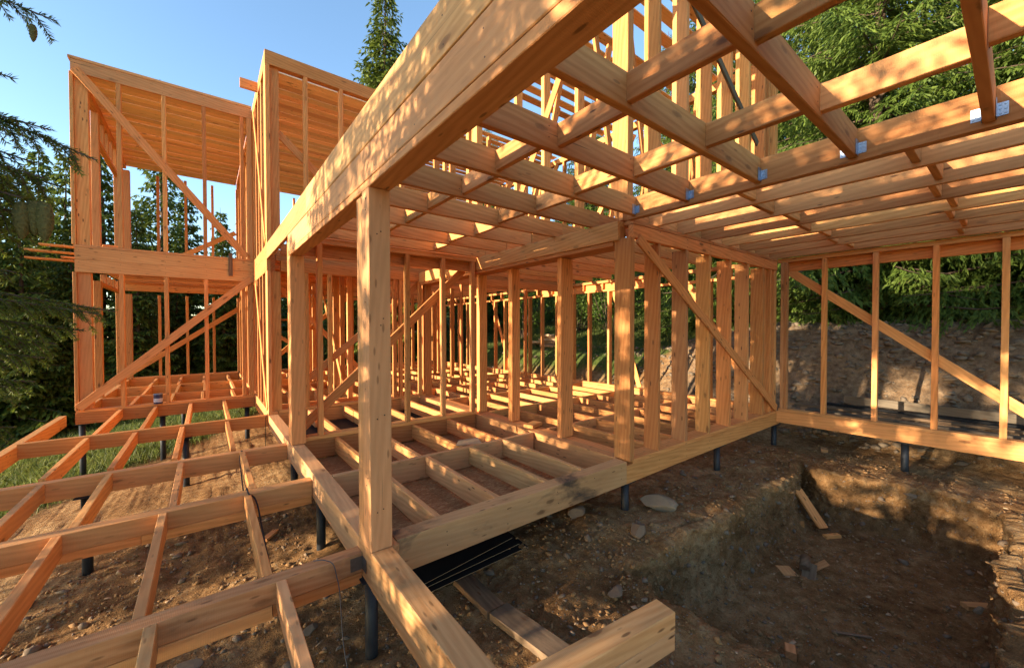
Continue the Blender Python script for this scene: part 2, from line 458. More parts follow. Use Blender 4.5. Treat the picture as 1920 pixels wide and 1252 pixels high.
def axis(a0, a1, step, lo, hi):
    mid = np.arange(a0, a1, step)
    def out(s, e, sgn):
        r = []; d = step; p = s
        while (p - e) * sgn < 0:
            d *= 1.10; p = p + sgn * d; r.append(p)
        return r
    return np.array(sorted(out(a0, lo, -1)) + list(mid) + out(mid[-1], hi, 1))
xs = axis(-2.2, 11.8, 0.0235, -160, 220)
ys = axis(-0.3, 4.6, 0.0225, -160, 260)
X, Y = np.meshgrid(xs, ys, indexing='ij')
Hh = height(X, Y)
nx, ny = len(xs), len(ys)
idx = np.arange(nx * ny).reshape(nx, ny)
Fq = np.stack([idx[:-1, :-1], idx[1:, :-1], idx[1:, 1:], idx[:-1, 1:]], -1).reshape(-1, 4)
gm = np_mesh('ground', np.stack([X, Y, Hh], -1).reshape(-1, 3), Fq, True)
nz = 0.5 * fbm(X, Y, 1.1, 4, 21.0)
turf_r = sstep(-0.2, 0.25, X - (11.75 - 1.5 * sstep(4.5, 8, Y)) + nz)
turf_l = np.maximum(sstep(0.0, 0.8, -X - 2.3 + (Y - 8.2) * 0.7 + nz), sstep(0.0, 1.0, -3.2 - X + nz)) * sstep(9.0, 6.5, X)
turf_b = sstep(16.5, 17.5, Y + nz)
turf = np.maximum(np.maximum(turf_r, turf_l), turf_b)
fattr(gm, 'turf', turf.ravel())
rock = sstep(9.0, 9.6, X) * (1 - turf_r) * 0.5 * sstep(7.0, 5.0, Y)
fattr(gm, 'rock', rock.ravel())
ground = link('ground', gm, SOIL)
tag(ground, kind='structure')
def fbm3(x, y, z, sc, oct=4, seed=0.0):
    t = 0.0; a = 1.0; n = 0.0
    for i in range(oct):
        t = t + a * vnoise(x / sc + 11.3 * i + seed, y / sc - 7.1 * i, z / sc + 5.9 * i + seed)
        n += a; a *= 0.55; sc *= 0.5
    return t / n
# cut earth wall of the pit: a rough skin along the edge
corn = [(2.86, -0.9), (2.86, 2.08), (7.25, 2.08), (7.25, -0.02), (3.1, -0.02)]
bp_, bn_ = [], []
for (a, b) in zip(corn[:-1], corn[1:]):
    L = math.dist(a, b); n = int(L / 0.016); t = np.arange(n) / n
    d = ((b[0] - a[0]) / L, (b[1] - a[1]) / L)
    bp_.append(np.stack([a[0] + (b[0] - a[0]) * t, a[1] + (b[1] - a[1]) * t], 1)); bn_.append(np.repeat([[d[1], -d[0]]], n, 0))
bp_ = np.concatenate(bp_); bn_ = np.concatenate(bn_)
for k in range(3):      # round the corners of the normals
    w_ = 14; ker = np.ones(w_) / w_
    pad = np.concatenate([np.repeat(bn_[:1], w_, 0), bn_, np.repeat(bn_[-1:], w_, 0)])
    bn_ = np.stack([np.convolve(pad[:, i], ker, 'same')[w_:-w_] for i in range(2)], 1)
bn_ /= np.linalg.norm(bn_, axis=1)[:, None]
P0 = bp_.copy()
for it in range(14):
    P0 = P0 - bn_ * (pit_inside(P0[:, 0], P0[:, 1]) - 0.09)[:, None] * 0.7
TOPH = height(P0[:, 0] - bn_[:, 0] * 0.16, P0[:, 1] - bn_[:, 1] * 0.16)
NL = 44
prof = np.linspace(0, 1, NL)
VV = []
for k, t in enumerate(prof):
    if t < 0.16:                       # lip over the edge
        q = t / 0.16; off = -0.13 + 0.12 * q; z = TOPH + 0.006 - 0.02 * q * q
        amp = 0.25 + 0.75 * q
    else:
        q = (t - 0.16) / 0.84; off = -0.01 + 0.02 * q + 0.16 * q ** 5; z = (TOPH - 0.014) * (1 - q) + (-1.325) * q
        amp = 1.0 - 0.5 * q ** 4
    x = P0[:, 0] + bn_[:, 0] * off; y = P0[:, 1] + bn_[:, 1] * off
    dsp = 0.10 * fbm3(x, y, z * 1.3, 0.30, 4, 2.0) + 0.07 * np.abs(fbm3(x, y, z, 0.11, 3, 6.0)) + 0.02 * fbm3(x, y, z, 0.035, 2, 9.0) - 0.012
    lift = (0.03 * fbm3(x, y, z, 0.18, 3, 12.0)) * (1 if t < 0.16 else 0.4)
    if k == 0: dsp = dsp * 0; lift = lift * 0 - 0.03
    VV.append(np.stack([x + bn_[:, 0] * dsp * amp, y + bn_[:, 1] * dsp * amp, z + lift], 1))
VV = np.array(VV); nP = len(P0)
ix_ = np.arange(NL * nP).reshape(NL, nP)
FQ = np.stack([ix_[:-1, :-1], ix_[1:, :-1], ix_[1:, 1:], ix_[:-1, 1:]], -1).reshape(-1, 4)
PITV = VV.reshape(-1, 3)
tag(link('pit_wall', np_mesh('pit_wall', PITV, FQ[:, ::-1], True), SOIL), kind='structure')
def gz(x, y): return float(height(np.array([x]), np.array([y]))[0])

# ================================================================== TERRACE (joists in the left foreground)
T = empty('terrace_frame', (-0.6, 5.4, -0.3), 'open terrace floor frame of long beams and short joists in the left foreground', 'terrace frame')
XA0, XA1 = 0.842, 0.985
zt = -0.076
TM = {2.785: WOODT}
for (y0, y1, z1, h, nail) in ((2.785, 2.895, zt, 0.135, (-2.0, 0.30)), (4.43, 4.555, zt, 0.15, (-0.44, 0.835)), (6.0, 6.105, zt, 0.20, None), (8.02, 8.10, -0.03, 0.20, None)):
    bx('beam', -1.97, XA0 - 0.003, y0, y1, z1 - h, z1, T, TM.get(y0, WOOD))
    if nail:
        bx('nailer_strip', nail[0], nail[1], y0 - 0.004, y0 + 0.045, z1 - h - 0.085, z1 - h - 0.002, T, WOOD)
        bx('nailer_strip', -1.97, nail[0] - 0.004, y0 + 0.002, y0 + 0.045, z1 - h - 0.075, z1 - h - 0.002, T, WOOD)
bx('nailer_strip', 0.305, XA0 - 0.004, 2.79, 2.835, zt - 0.215, zt - 0.137, T, WOOD)
def dj(x, y0, y1, zz, mat=WOOD): bx('joist', x, x + 0.055, y0, y1, zz - 0.165, zz, T, mat)
for x in (0.322, -0.275): dj(x, 1.05, 2.782, zt, WOODW)
for x in (0.264, -0.333, -0.932, -1.45): dj(x, 2.898, 4.427, zt - 0.002, WOOD)
for x in (0.318, -0.275, -0.868, -1.352): dj(x, 4.558, 5.997, zt - 0.002)
for x in (0.232, -0.335, -0.87, -1.365): dj(x, 6.108, 8.017, -0.05)
for x in (0.262, -0.285, -0.815, -1.31): dj(x, 8.103, 10.395, -0.034)
bx('rim_joist', -2.06, -1.965, 2.6, 10.33, -0.25, -0.055, T)

# ================================================================== PORCH
Pc = empty('porch_frame', (2.3, 4.2, -0.3), 'porch frame with the big near post, long stacked beam and open joist grids', 'porch frame')
# near post, two planks deep
bx('post', XA0, XA1 + 0.002, 2.604, 2.742, 0.002, 2.397, Pc, WOODW)
bx('post', XA0 + 0.004, XA1 - 0.004, 2.745, 2.872, -0.07, 2.375, Pc, WOODW)
# rear post by the tower
bx('post', XA0, 1.005, 5.63, 5.79, 0.002, 2.397, Pc, WOOD)
bx('post', XA0 + 0.01, 1.0, 5.793, 5.92, 0.002, 2.60, Pc, WOOD)
# stacked beam
bx('beam', XA0, XA1, -1.9, 5.66, 2.40, 2.452, Pc, WOODW)
bx('beam', XA0 + 0.004, XA1 - 0.002, -1.9, 5.80, 2.457, 2.678, Pc, WOODW)
bx('rim_board', XA0 + 0.001, 0.893, -1.9, 4.6, 2.682, 2.945, Pc, WOODW)
bx('rim_board', XA0 + 0.002, 0.893, 4.604, 8.0, 2.682, 2.945, Pc, WOODW)
# floor beams
bx('floor_beam', XA0, XA1, -0.9, 2.602, -0.25, 0.0, Pc, WOODW)
bx('floor_beam', XA0 + 0.001, XA1 - 0.002, 2.876, 5.7, -0.25, -0.004, Pc, WOODW)
bx('floor_beam', XA0, XA1, 5.703, 7.98, -0.25, -0.03, Pc, WOODW)
bx('floor_beam', XA0 + 0.002, XA1 + 0.05, 2.606, 2.872, -0.25, -0.004, Pc, WOODW)
bx('floor_beam', 1.04, 3.655, 2.652, 2.80, -0.25, 0.0, Pc, WOODS)
bx('floor_beam', 0.99, 3.64, 4.205, 4.262, -0.25, 0.0, Pc, WOODW)
bx('floor_beam', 0.99, 3.64, 5.72, 5.87, -0.25, 0.0, Pc)
for x in (1.405, 1.985, 2.572, 3.095): bx('floor_joist', x, x + 0.052, 2.803, 4.202, -0.21, -0.004, Pc, WOODW)
for x in (1.375, 1.93, 2.485, 3.085): bx('floor_joist', x, x + 0.052, 4.265, 5.717, -0.21, -0.006, Pc)
# roof joists
JY = [-0.46, 0.153, 0.77, 1.385, 2.0, 2.59, 3.21, 3.84, 4.48, 5.09, 5.69]
J = []
for i, y in enumerate(JY):
    xe = 3.648 if y < 2.5 else 3.80
    J.append(bx('roof_joist', 0.895, xe, y - 0.05, y, 2.681, 2.878, Pc, WOOD))
BL = {0: (1.85, 2.70), 1: (1.88, 2.79), 2: (1.83, 2.71), 3: (1.906, 2.775), 4: (1.81, 2.70), 5: (1.873, 2.777), 6: (1.83, 2.73), 7: (1.856, 2.817), 8: (1.83, 2.757), 9: (1.87, 2.84)}
for i, xs_ in BL.items():
    for x in xs_: bx('blocking', x, x + 0.05, JY[i] + 0.002, JY[i+1] - 0.052, 2.712, 2.870, Pc)
# header over the pit, with zinc angle plates at each joist
HD = bx('header_beam', 3.651, 3.72, -1.9, 2.646, 2.652, 2.88, Pc)
def plate_bm(flange_y, y, sgn):
    bm = bmesh.new()
    def box(a, b):
        r_ = bmesh.ops.create_cube(bm, size=1.0)
        for v in r_['verts']:
            v.co = Vector([(a[k] + b[k]) / 2 + v.co[k] * (b[k] - a[k]) for k in range(3)])
    y2 = y + sgn * 0.045
    box((3.6465, min(y, y2), 2.70), (3.6495, max(y, y2), 2.775))          # leaf on the header
    box((3.585, min(y, y + sgn*0.003), 2.684), (3.6465, max(y, y + sgn*0.003), 2.79))   # leaf on the joist
    for dy in (0.014, 0.034):
        for dz in (2.712, 2.737, 2.762):
            r_ = bmesh.ops.create_cone(bm, cap_ends=True, segments=10, radius1=0.0055, radius2=0.004, depth=0.004)
            for v in r_['verts']: v.co = Vector((3.645 - v.co.z, y + sgn * dy + v.co.x, dz + v.co.y))
    me = bpy.data.meshes.new('joist_hanger'); bm.to_mesh(me); bm.free(); return me
def sub(name, me, mat, part, thing_):
    """sub-part given in world coordinates"""
    o = bpy.data.objects.new(name, me); COL.objects.link(o)
    if not me.materials: me.materials.append(mat)
    o.parent = part
    o.matrix_basis = part.matrix_basis.inverted() @ Matrix.Translation(-Vector(thing_.location))
    return o
for i in range(0, 6):
    sub('joist_hanger', plate_bm(0, JY[i] - 0.052, -1), ZINC, J[i], Pc)
    if i in (0, 1, 2): sub('joist_hanger', plate_bm(0, JY[i] + 0.002, 1), ZINC, J[i], Pc)
# angle plate where the first terrace beam meets the post beam, bolt heads
bm = bmesh.new()
for a, b in (((0.760, 2.779, -0.185), (0.838, 2.7815, -0.095)), ((0.838, 2.70, -0.185), (0.8405, 2.7815, -0.095))):
    q = bmesh.ops.create_cube(bm, size=1.0)
    for v in q['verts']: v.co = Vector([(a[k] + b[k]) / 2 + v.co[k] * (b[k] - a[k]) for k in range(3)])
me = bpy.data.meshes.new('corner_plate'); bm.to_mesh(me); bm.free()
link('corner_plate', me, RUSTZ, Pc)
# wall beam and posts on the right side of the porch
bx('floor_beam', 3.66, 3.80, 2.803, 8.0, -0.25, 0.0, Pc)
bx('floor_beam', 3.803, 3.97, 2.872, 8.0, -0.25, -0.006, Pc)
bx('wall_beam', 3.66, 3.78, 2.78, 8.0, 2.462, 2.676, Pc)
bx('wall_plate', 3.675, 3.95, 2.86, 8.0, 2.408, 2.458, Pc)
bx('post', 3.682, 3.765, 2.63, 2.772, 0.002, 2.475, Pc, WOOD)
bx('post', 3.69, 3.80, 2.776, 2.85, 0.002, 2.62, Pc, WOOD)
bx('post', 3.742, 3.968, 3.755, 3.83, 0.002, 2.406, Pc, WOOD)
bx('post', 3.80, 3.962, 4.90, 5.00, 0.002, 2.406, Pc, WOOD)
bx('post', 3.785, 3.945, 5.81, 5.90, 0.002, 2.406, Pc, WOOD)
# rear wall of the porch
bx('wall_plate', 1.01, 3.65, 5.70, 5.86, 0.003, 0.052, Pc)
bx('wall_plate', 1.01, 3.65, 5.695, 5.86, 2.60, 2.672, Pc)
bx('wall_beam', 1.01, 3.65, 5.79, 5.84, 2.44, 2.597, Pc)
for x in (1.17, 1.78, 2.395, 3.0, 3.56): bx('stud', x, x + 0.065, 5.70, 5.785, 0.055, 2.597, Pc)
bar('brace', (0.93, 5.885, 0.085), (3.50, 5.885, 2.465), 0.04, 0.12, Pc, up=(0, 0, 1))
# rough boards under the floor joists
bm = bmesh.new()
for k in range(6):
    x0 = 1.0 + k * 0.443
    q = bmesh.ops.create_cube(bm, size=1.0)
    for v in q['verts']: v.co = Vector((x0 + 0.2195 + v.co.x * 0.437, 4.24 + v.co.y * 2.9, -0.268 + v.co.z * 0.022 + 0.002 * (k % 2)))
me = bpy.data.meshes.new('subfloor'); bm.to_mesh(me); bm.free()
link('subfloor', me, SHAV, Pc)
bm = bmesh.new()
q = bmesh.ops.create_cube(bm, size=1.0)
for v in q['verts']: v.co = Vector((2.32 + v.co.x * 2.6, 6.95 + v.co.y * 2.05, -0.27 + v.co.z * 0.02))
me = bpy.data.meshes.new('membrane'); bm.to_mesh(me); bm.free()
link('membrane', me, BLACK, Pc)
for x in (1.5, 2.08, 2.66, 3.24): bx('floor_joist', x, x + 0.052, 5.873, 8.0, -0.21, -0.006, Pc)

def nails(pts, parent):
    V, F = [], []
    for (p, n) in pts:
        p = Vector(p); n = Vector(n); a = n.orthogonal().normalized(); b = n.cross(a); r0 = 0.0048
        b0 = len(V)
        for off, rr in ((0.0, r0), (0.0025, r0 * 0.8)):
            for k in range(7): V.append(tuple(p + n * off + (a * math.cos(0.8976 * k) + b * math.sin(0.8976 * k)) * rr))
        for k in range(7): F.append((b0 + k, b0 + (k+1) % 7, b0 + 7 + (k+1) % 7, b0 + 7 + k))
        F.append(tuple(range(b0 + 7, b0 + 14)))
    me = bpy.data.meshes.new('nail_heads'); me.from_pydata(V, [], F); me.update()
    o = link('nail_heads', me, NAIL, parent); o['kind'] = 'stuff'; return o
NAIL = flat_mat('nail_rust', (0.045, 0.03, 0.022), 0.5, 0.5, 0.3)
nr = random.Random(21)
def pair(p, n, dz=0.05, j=0.012):
    return [((p[0] + nr.uniform(-j, j) * (1 - abs(n[0])), p[1] + nr.uniform(-j, j) * (1 - abs(n[1])), p[2] + s_ * dz + nr.uniform(-j, j)), n) for s_ in (-1, 1)]
NP = []
for i, xs_ in BL.items():
    for x in xs_:
        if i > 0: NP += pair((x + 0.025, JY[i] - 0.0505, 2.79), (0, -1, 0), 0.045)
for i in range(0, 8): NP += pair((XA0 - 0.0005, -0.9 + 0.62 * i, 2.80), (-1, 0, 0), 0.07) + pair((XA0 + 0.003, -0.6 + 0.62 * i, 2.56), (-1, 0, 0), 0.06)
for x in (1.43, 2.01, 2.6, 3.12, 3.55): NP += pair((x, 2.6515, -0.115), (0, -1, 0), 0.055)
for x in (1.43, 2.01, 2.6, 3.12): NP += pair((x, 4.2045, -0.10), (0, -1, 0), 0.05)
for y in (3.79, 4.95, 3.2, 4.4): NP += pair((3.6595, y, 2.57), (-1, 0, 0), 0.06)
for z in (0.25, 0.9, 1.5, 2.1): NP += pair((0.915, 2.6035, z), (0, -1, 0), 0.02, 0.03) + pair((0.8415, 2.67, z + 0.2), (-1, 0, 0), 0.03, 0.02)
nails(NP, Pc)
NP = []
for x in (0.35, -0.25, -0.85): NP += pair((x, 2.7805, zt - 0.075), (0, -1, 0), 0.035) + pair((x + 0.0, 2.7805, zt - 0.18), (0, -1, 0), 0.012)
for x in (0.29, -0.305, -0.90): NP += pair((x, 4.4255, zt - 0.075), (0, -1, 0), 0.035)
for x in (0.345, -0.25, -0.84, -1.32): NP += pair((x, 5.9995, zt - 0.10), (0, -1, 0), 0.05)
for x in (0.26, -0.305, -0.84, -1.33): NP += pair((x, 8.0195, -0.13), (0, -1, 0), 0.045)
nails(NP, T)

# ================================================================== PIT ROOF + RIGHT WALL
Wg = empty('side_wing_frame', (8.05, 0.6, -0.25), 'stud wall with one long brace at right, carrying roof joists over the pit', 'wing frame')
RX = [4.24, 4.87, 5.50, 6.12, 6.73, 7.33, 7.93]
for x in RX: bx('roof_joist', x, x + 0.05, -1.9, 2.83, 2.682, 2.878, Wg)
gx = [3.72] + RX
for i in range(len(RX)):
    for (ya, yb) in ((0.46, 1.60), (0.40, 1.66)):
        y1, y2 = (0.47, 1.59) if i % 2 == 0 else (0.41, 1.65)
    for y in (y1, y2, -0.72):
        bx('blocking', gx[i] + (0.052 if i else 0.002), RX[i] - 0.002, y, y + 0.05, 2.715, 2.872, Wg)
for i in range(len(RX)):
    a = gx[i] + (0.052 if i else 0.002)
    bx('blocking', a, RX[i] - 0.002, 2.76, 2.81, 2.69, 2.875, Wg)
XR = 8.0
bx('floor_beam', XR, XR + 0.15, -1.9, 2.648, -0.20, -0.002, Wg)
bx('wall_plate', XR - 0.003, XR + 0.147, -1.9, 2.62, 0.0, 0.05, Wg)
bx('wall_plate', XR - 0.002, XR + 0.148, -1.9, 2.64, 2.61, 2.68, Wg)
bx('wall_beam', XR + 0.092, XR + 0.14, -1.9, 2.62, 2.452, 2.607, Wg)
for y in (1.952, 1.325, 0.70, 0.092, -0.53, -1.14): bx('stud', XR, XR + 0.09, y, y + 0.064, 0.052, 2.607, Wg)
bx('stud', XR, XR + 0.09, 2.50, 2.55, 0.052, 2.607, Wg, WOODW)
bx('stud', XR - 0.002, XR + 0.06, 2.556, 2.60, 0.052, 2.607, Wg, WOODW)
bar('brace', (XR + 0.115, 2.50, 2.455), (XR + 0.115, -0.62, -0.05), 0.04, 0.13, Wg)

# ================================================================== MAIN HOUSE
Hs = empty('house_frame', (4.5, 9.0, -0.3), 'main house stud frame behind the porch, two storeys with floor grids and flat roof', 'house frame')
# front wall, ground floor
FX = [(4.274, 4.32), (4.90, 4.962), (5.528, 5.575), (6.155, 6.217), (6.775, 6.838), (7.382, 7.444)]
bx('floor_beam', 3.66, 8.0, 2.652, 2.80, -0.25, -0.05, Hs)
bx('wall_plate', 3.77, 7.998, 2.648, 2.868, -0.046, 0.0, Hs)
for i, (a, b) in enumerate(FX): bx('stud', a, b, 2.655, 2.85, 0.002, 2.478, Hs, WOODW if i == 1 else WOOD)
bx('stud', 7.58, 7.63, 2.70, 2.85, 0.002, 2.478, Hs); bx('stud', 7.72, 7.77, 2.66, 2.82, 0.002, 2.478, Hs)
bx('post', 7.90, 7.995, 2.66, 2.85, 0.002, 2.478, Hs)
bx('wall_beam', 3.77, 7.998, 2.652, 2.72, 2.482, 2.632, Hs)
bx('wall_plate', 3.768, 7.998, 2.649, 2.85, 2.635, 2.678, Hs)
bar('brace', (3.84, 2.636, 2.475), (7.94, 2.636, 0.055), 0.026, 0.125, Hs)
NP = []
for (a, b) in FX: NP += pair(((a + b) / 2, 2.6515, 2.56), (0, -1, 0), 0.045) + pair(((a + b) / 2, 2.6515, -0.15), (0, -1, 0), 0.05)
nails(NP, Hs)
# right wall to the back
YB = 16.0
bx('floor_beam', XR, XR + 0.15, 2.652, YB, -0.25, -0.004, Hs)
bx('wall_plate', XR - 0.002, XR + 0.148, 2.87, YB, 0.0, 0.05, Hs)
bx('wall_plate', XR - 0.004, XR + 0.148, 2.87, YB, 2.61, 2.676, Hs)
bx('wall_beam', XR + 0.06, XR + 0.14, 2.87, YB, 2.40, 2.455, Hs)
y = 3.25
k = 0
while y < 15.9:
    bx('stud', XR, XR + 0.12, y, y + 0.06, 0.052, 2.397, Hs)
    bx('cripple', XR + 0.01, XR + 0.12, y + 0.2, y + 0.25, 2.457, 2.608, Hs)
    y += 0.62 + (0.03 if k % 3 else -0.05); k += 1
bx('wall_beam', XR + 0.09, XR + 0.13, 5.3, 9.0, 2.458, 2.605, Hs)
for (a, b) in (((6.30, 2.39), (5.55, 0.06)), ((4.35, 2.39), (3.0, 0.06)), ((10.6, 0.06), (11.6, 2.39))):
    bar('brace', (XR + 0.142, a[0], a[1]), (XR + 0.142, b[0], b[1]), 0.03, 0.12, Hs, up=(0, 1, 0))
# floor grid
FB = [4.235, 5.75, 7.28, 8.80, 10.3, 11.8, 13.3, 14.8]
for yb in FB:
    bx('floor_beam', 3.975 if yb < 8 else 0.99, 7.998, yb, yb + 0.06, -0.22, -0.003, Hs)
rows = [2.87] + [q + 0.062 for q in FB]
for i, y0 in enumerate(rows):
    y1 = (FB + [YB])[i] - 0.002
    x = 4.45 if i < 3 else 1.45
    n = 0
    while x < 7.7:
        bx('floor_joist', x, x + 0.052, y0, y1, -0.21, -0.006, Hs)
        x += 0.59 + (0.03 if (n + i) % 2 else -0.02); n += 1
# ceiling joists
y = 3.18
while y < 15.9:
    bx('ceiling_joist', 3.805 if y < 5.9 else 0.99, 7.998, y, y + 0.05, 2.682, 2.875, Hs)
    y += 0.615
# boards of the upper floor over the far rooms
y = 8.3; k = 0
while y < 15.7:
    if k % 7 != 4: bx('floor_board', 0.99 + 0.02 * (k % 3), 3.7 + 0.3 * (k % 2), y, y + 0.19, 2.88, 2.905, Hs, WOODB, seg=4)
    y += 0.2; k += 1
# left wall, both storeys (x = .845)
bx('floor_beam', 0.846, 0.985, 8.0, YB, -0.27, -0.03, Hs)
bx('wall_plate', 0.847, 0.985, 8.0, YB, -0.026, 0.02, Hs)
bx('rim_board', 0.844, 0.90, 8.003, 10.39, 2.48, 2.945, Hs)
bx('wall_beam', 0.905, 0.985, 8.12, YB, 2.48, 2.80, Hs)
LY = [8.22, 8.72, 9.22, 9.75, 10.2, 10.95, 11.6, 12.2, 12.8, 13.4, 14.0, 14.6, 15.2]
for y in LY:
    bx('stud', 0.85, 0.98, y, y + 0.055, 0.022, 2.478, Hs)
    bx('upper_stud', 0.85, 0.98, y, y + 0.055, 2.948, 6.05, Hs)
bx('wall_plate', 0.848, 0.985, 8.0, YB, 6.053, 6.27, Hs)
bar('brace', (0.838, 8.1, 0.06), (0.838, 9.9, 2.45), 0.022, 0.12, Hs, up=(0, 1, 0))
bar('brace', (0.838, 8.15, 3.0), (0.838, 9.9, 5.95), 0.022, 0.12, Hs, up=(0, 1, 0))
bx('rim_board', 0.56, 0.84, 9.12, 9.17, 6.06, 6.24, Hs)
# corner and facade at y = 8 (behind the porch)
bx('post', 0.846, 0.905, 8.0, 8.16, -0.028, 2.478, Hs, WOOD)
bx('post', 0.908, 1.06, 8.06, 8.20, -0.028, 2.478, Hs)
bx('post', 0.846, 0.915, 8.0, 8.17, 2.948, 6.03, Hs)
bx('post', 0.918, 1.06, 8.06, 8.20, 2.948, 6.03, Hs)
bx('floor_beam', 0.99, 3.655, 8.002, 8.14, -0.25, -0.02, Hs)
bx('wall_plate', 1.0, 3.8, 8.0, 8.15, -0.016, 0.032, Hs)
bx('wall_beam', 1.06, 3.80, 8.0, 8.14, 2.49, 2.678, Hs)
for x in (1.43, 1.83, 2.45, 3.09, 3.22, 3.66): bx('stud', x, x + 0.065, 8.0, 8.10, 0.035, 2.487, Hs)
bx('post', 3.80, 3.955, 8.003, 8.13, 0.0, 2.487, Hs)
bar('brace', (1.20, 8.125, 0.28), (3.72, 8.125, 2.45), 0.03, 0.12, Hs)
bx('wall_beam', 3.96, 7.99, 8.0, 8.10, 2.50, 2.67, Hs)
for x in (1.445, 2.06, 2.68, 3.28): bx('upper_stud', x, x + 0.065, 8.0, 8.12, 2.948, 6.03, Hs)
bx('wall_plate', 0.847, 3.66, 8.0, 8.13, 6.033, 6.27, Hs)
bx('wall_plate', 0.907, 3.66, 8.14, 8.2, 2.90, 2.946, Hs)
bar('brace', (1.05, 8.14, 4.95), (3.2, 8.14, 3.0), 0.03, 0.13, Hs)
# upper front wall over the pit side (y = 2.65)
bx('post', 3.66, 3.765, 2.652, 2.86, 2.885, 6.6, Hs); pass
for i, (a, b) in enumerate(FX + [(7.58, 7.63)]): bx('upper_stud', a, b, 2.655, 2.86, 2.885, 6.45, Hs)
bx('post', 7.88, 7.995, 2.66, 2.85, 2.885, 6.45, Hs)
bx('wall_plate', 3.77, 7.998, 2.652, 2.86, 6.453, 6.6, Hs)
bar('brace', (4.55, 2.636, 5.95), (7.05, 2.636, 4.43), 0.03, 0.10, Hs, WOODG)
bar('brace', (7.35, 2.636, 4.25), (7.98, 2.636, 3.87), 0.03, 0.10, Hs, WOODG)
# upper wall along the porch side (x = 3.65)
for y in (3.38, 4.0, 4.6, 5.68, 5.95, 6.6, 7.25): bx('upper_stud', 3.66, 3.78, y, y + (0.16 if 5.5 < y < 5.8 else 0.06), 2.885, 6.15, Hs)
bx('wall_plate', 3.658, 3.79, 2.87, 8.0, 6.153, 6.3, Hs)
bar('brace', (3.648, 2.95, 5.9), (3.648, 4.75, 3.0), 0.02, 0.11, Hs, up=(0, 1, 0))
# upper right wall and upper inner walls with crossing braces
y = 3.3
while y < 15.8:
    bx('upper_stud', XR, XR + 0.11, y, y + 0.06, 2.885, 6.15, Hs); y += 0.66
bx('wall_plate', XR - 0.002, XR + 0.13, 2.87, YB, 6.153, 6.3, Hs)
for (ya, za, yb_, zb_) in ((3.1, 2.95, 5.3, 6.0), (5.6, 6.0, 7.6, 2.95), (8.2, 2.95, 10.3, 6.0)):
    bar('brace', (XR - 0.02, ya, za), (XR - 0.02, yb_, zb_), 0.03, 0.13, Hs, up=(0, 1, 0))
for x in (4.3, 4.92, 5.5, 6.1, 6.7, 7.3): bx('upper_stud', x, x + 0.06, 8.0, 8.11, 2.885, 6.15, Hs)
for (xa, za, xb, zb_) in ((4.1, 2.95, 5.9, 6.0), (6.0, 2.95, 7.8, 6.0), (5.0, 2.95, 6.6, 6.0)):
    bar('brace', (xa, 7.97, za), (xb, 7.97, zb_), 0.03, 0.12, Hs)
# interior braces carrying the roof
for (x0, y0, x1, y1) in ((4.5, 4.2, 5.3, 4.2), (5.5, 4.4, 6.3, 4.4), (4.9, 6.0, 5.9, 6.0), (6.6, 4.6, 7.3, 4.6)):
    bar('brace', (x0, y0, 3.0), (x1, y1, 6.1), 0.04, 0.11, Hs)
# back wall
bx('floor_beam', 0.99, 7.998, YB - 0.14, YB, -0.25, -0.01, Hs)
bx('wall_plate', 0.99, 7.998, YB - 0.14, YB, -0.006, 0.04, Hs)
bx('wall_plate', 0.99, 7.998, YB - 0.14, YB, 2.56, 2.676, Hs)
x = 1.3; k = 0
while x < 7.9:
    bx('stud', x, x + 0.06, YB - 0.12, YB - 0.01, 0.042, 2.557, Hs)
    if k % 2 == 0: bx('upper_stud', x, x + 0.06, YB - 0.12, YB - 0.01, 2.885, 6.1, Hs)
    x += 0.60; k += 1
for z in (0.62, 1.75): bx('blocking', 1.3, 3.1, YB - 0.005, YB + 0.035, z, z + 0.06, Hs)
for (xa, za, xb, zb_) in ((0.99, 1.9, 3.6, 0.1), (5.0, 0.1, 7.0, 2.5)):
    bar('brace', (xa, YB - 0.155, za), (xb, YB - 0.155, zb_), 0.03, 0.12, Hs)
# inner partition of the back rooms
for i in range(9): bx('partition_stud', 2.2 + 0.56 * i, 2.255 + 0.56 * i, 11.9, 12.0, 0.0, 2.68, Hs) if i not in (1, 2, 5) else None
for i in range(12):
    y = 8.7 + 0.58 * i
    if i not in (3, 4, 9): bx('partition_stud', 2.36, 2.46, y, y + 0.05, 0.0, 2.68, Hs)
    if i not in (1, 2, 7): bx('partition_stud', 5.9, 6.0, y + 0.2, y + 0.25, 0.0, 2.68, Hs)
for i in range(7):
    if i != 3: bx('partition_stud', 1.25 + 0.33 * i, 1.30 + 0.33 * i, 10.32, 10.42, 0.0, 2.68, Hs)
    bx('partition_stud', 4.2 + 0.55 * i, 4.25 + 0.55 * i, 9.0, 9.1, 0.0, 2.68, Hs) if i not in (1, 4) else None
bar('brace', (2.34, 8.9, 0.1), (2.34, 11.0, 2.6), 0.03, 0.11, Hs, up=(0, 1, 0))
bar('brace', (1.2, 10.30, 2.55), (3.3, 10.30, 0.2), 0.03, 0.11, Hs)
bar('brace', (1.0, 12.0, 0.3), (3.4, 12.0, 2.5), 0.03, 0.11, Hs)
# struts under the roof over the pit side
for (xa, ya, za, xb, yb2, zb2) in ((4.1, 3.6, 6.1, 4.75, 3.6, 3.0), (4.5, 5.2, 3.0, 5.2, 5.2, 6.1), (5.3, 3.8, 6.1, 5.9, 3.8, 3.0), (6.2, 5.0, 3.0, 6.9, 5.0, 6.1), (6.3, 3.5, 6.1, 6.9, 3.5, 3.0), (5.6, 6.6, 3.0, 6.4, 6.6, 6.1), (7.1, 3.9, 3.0, 7.6, 3.9, 6.1)):
    bar('roof_strut', (xa, ya, za), (xb, yb2, zb2), 0.045, 0.09, Hs)
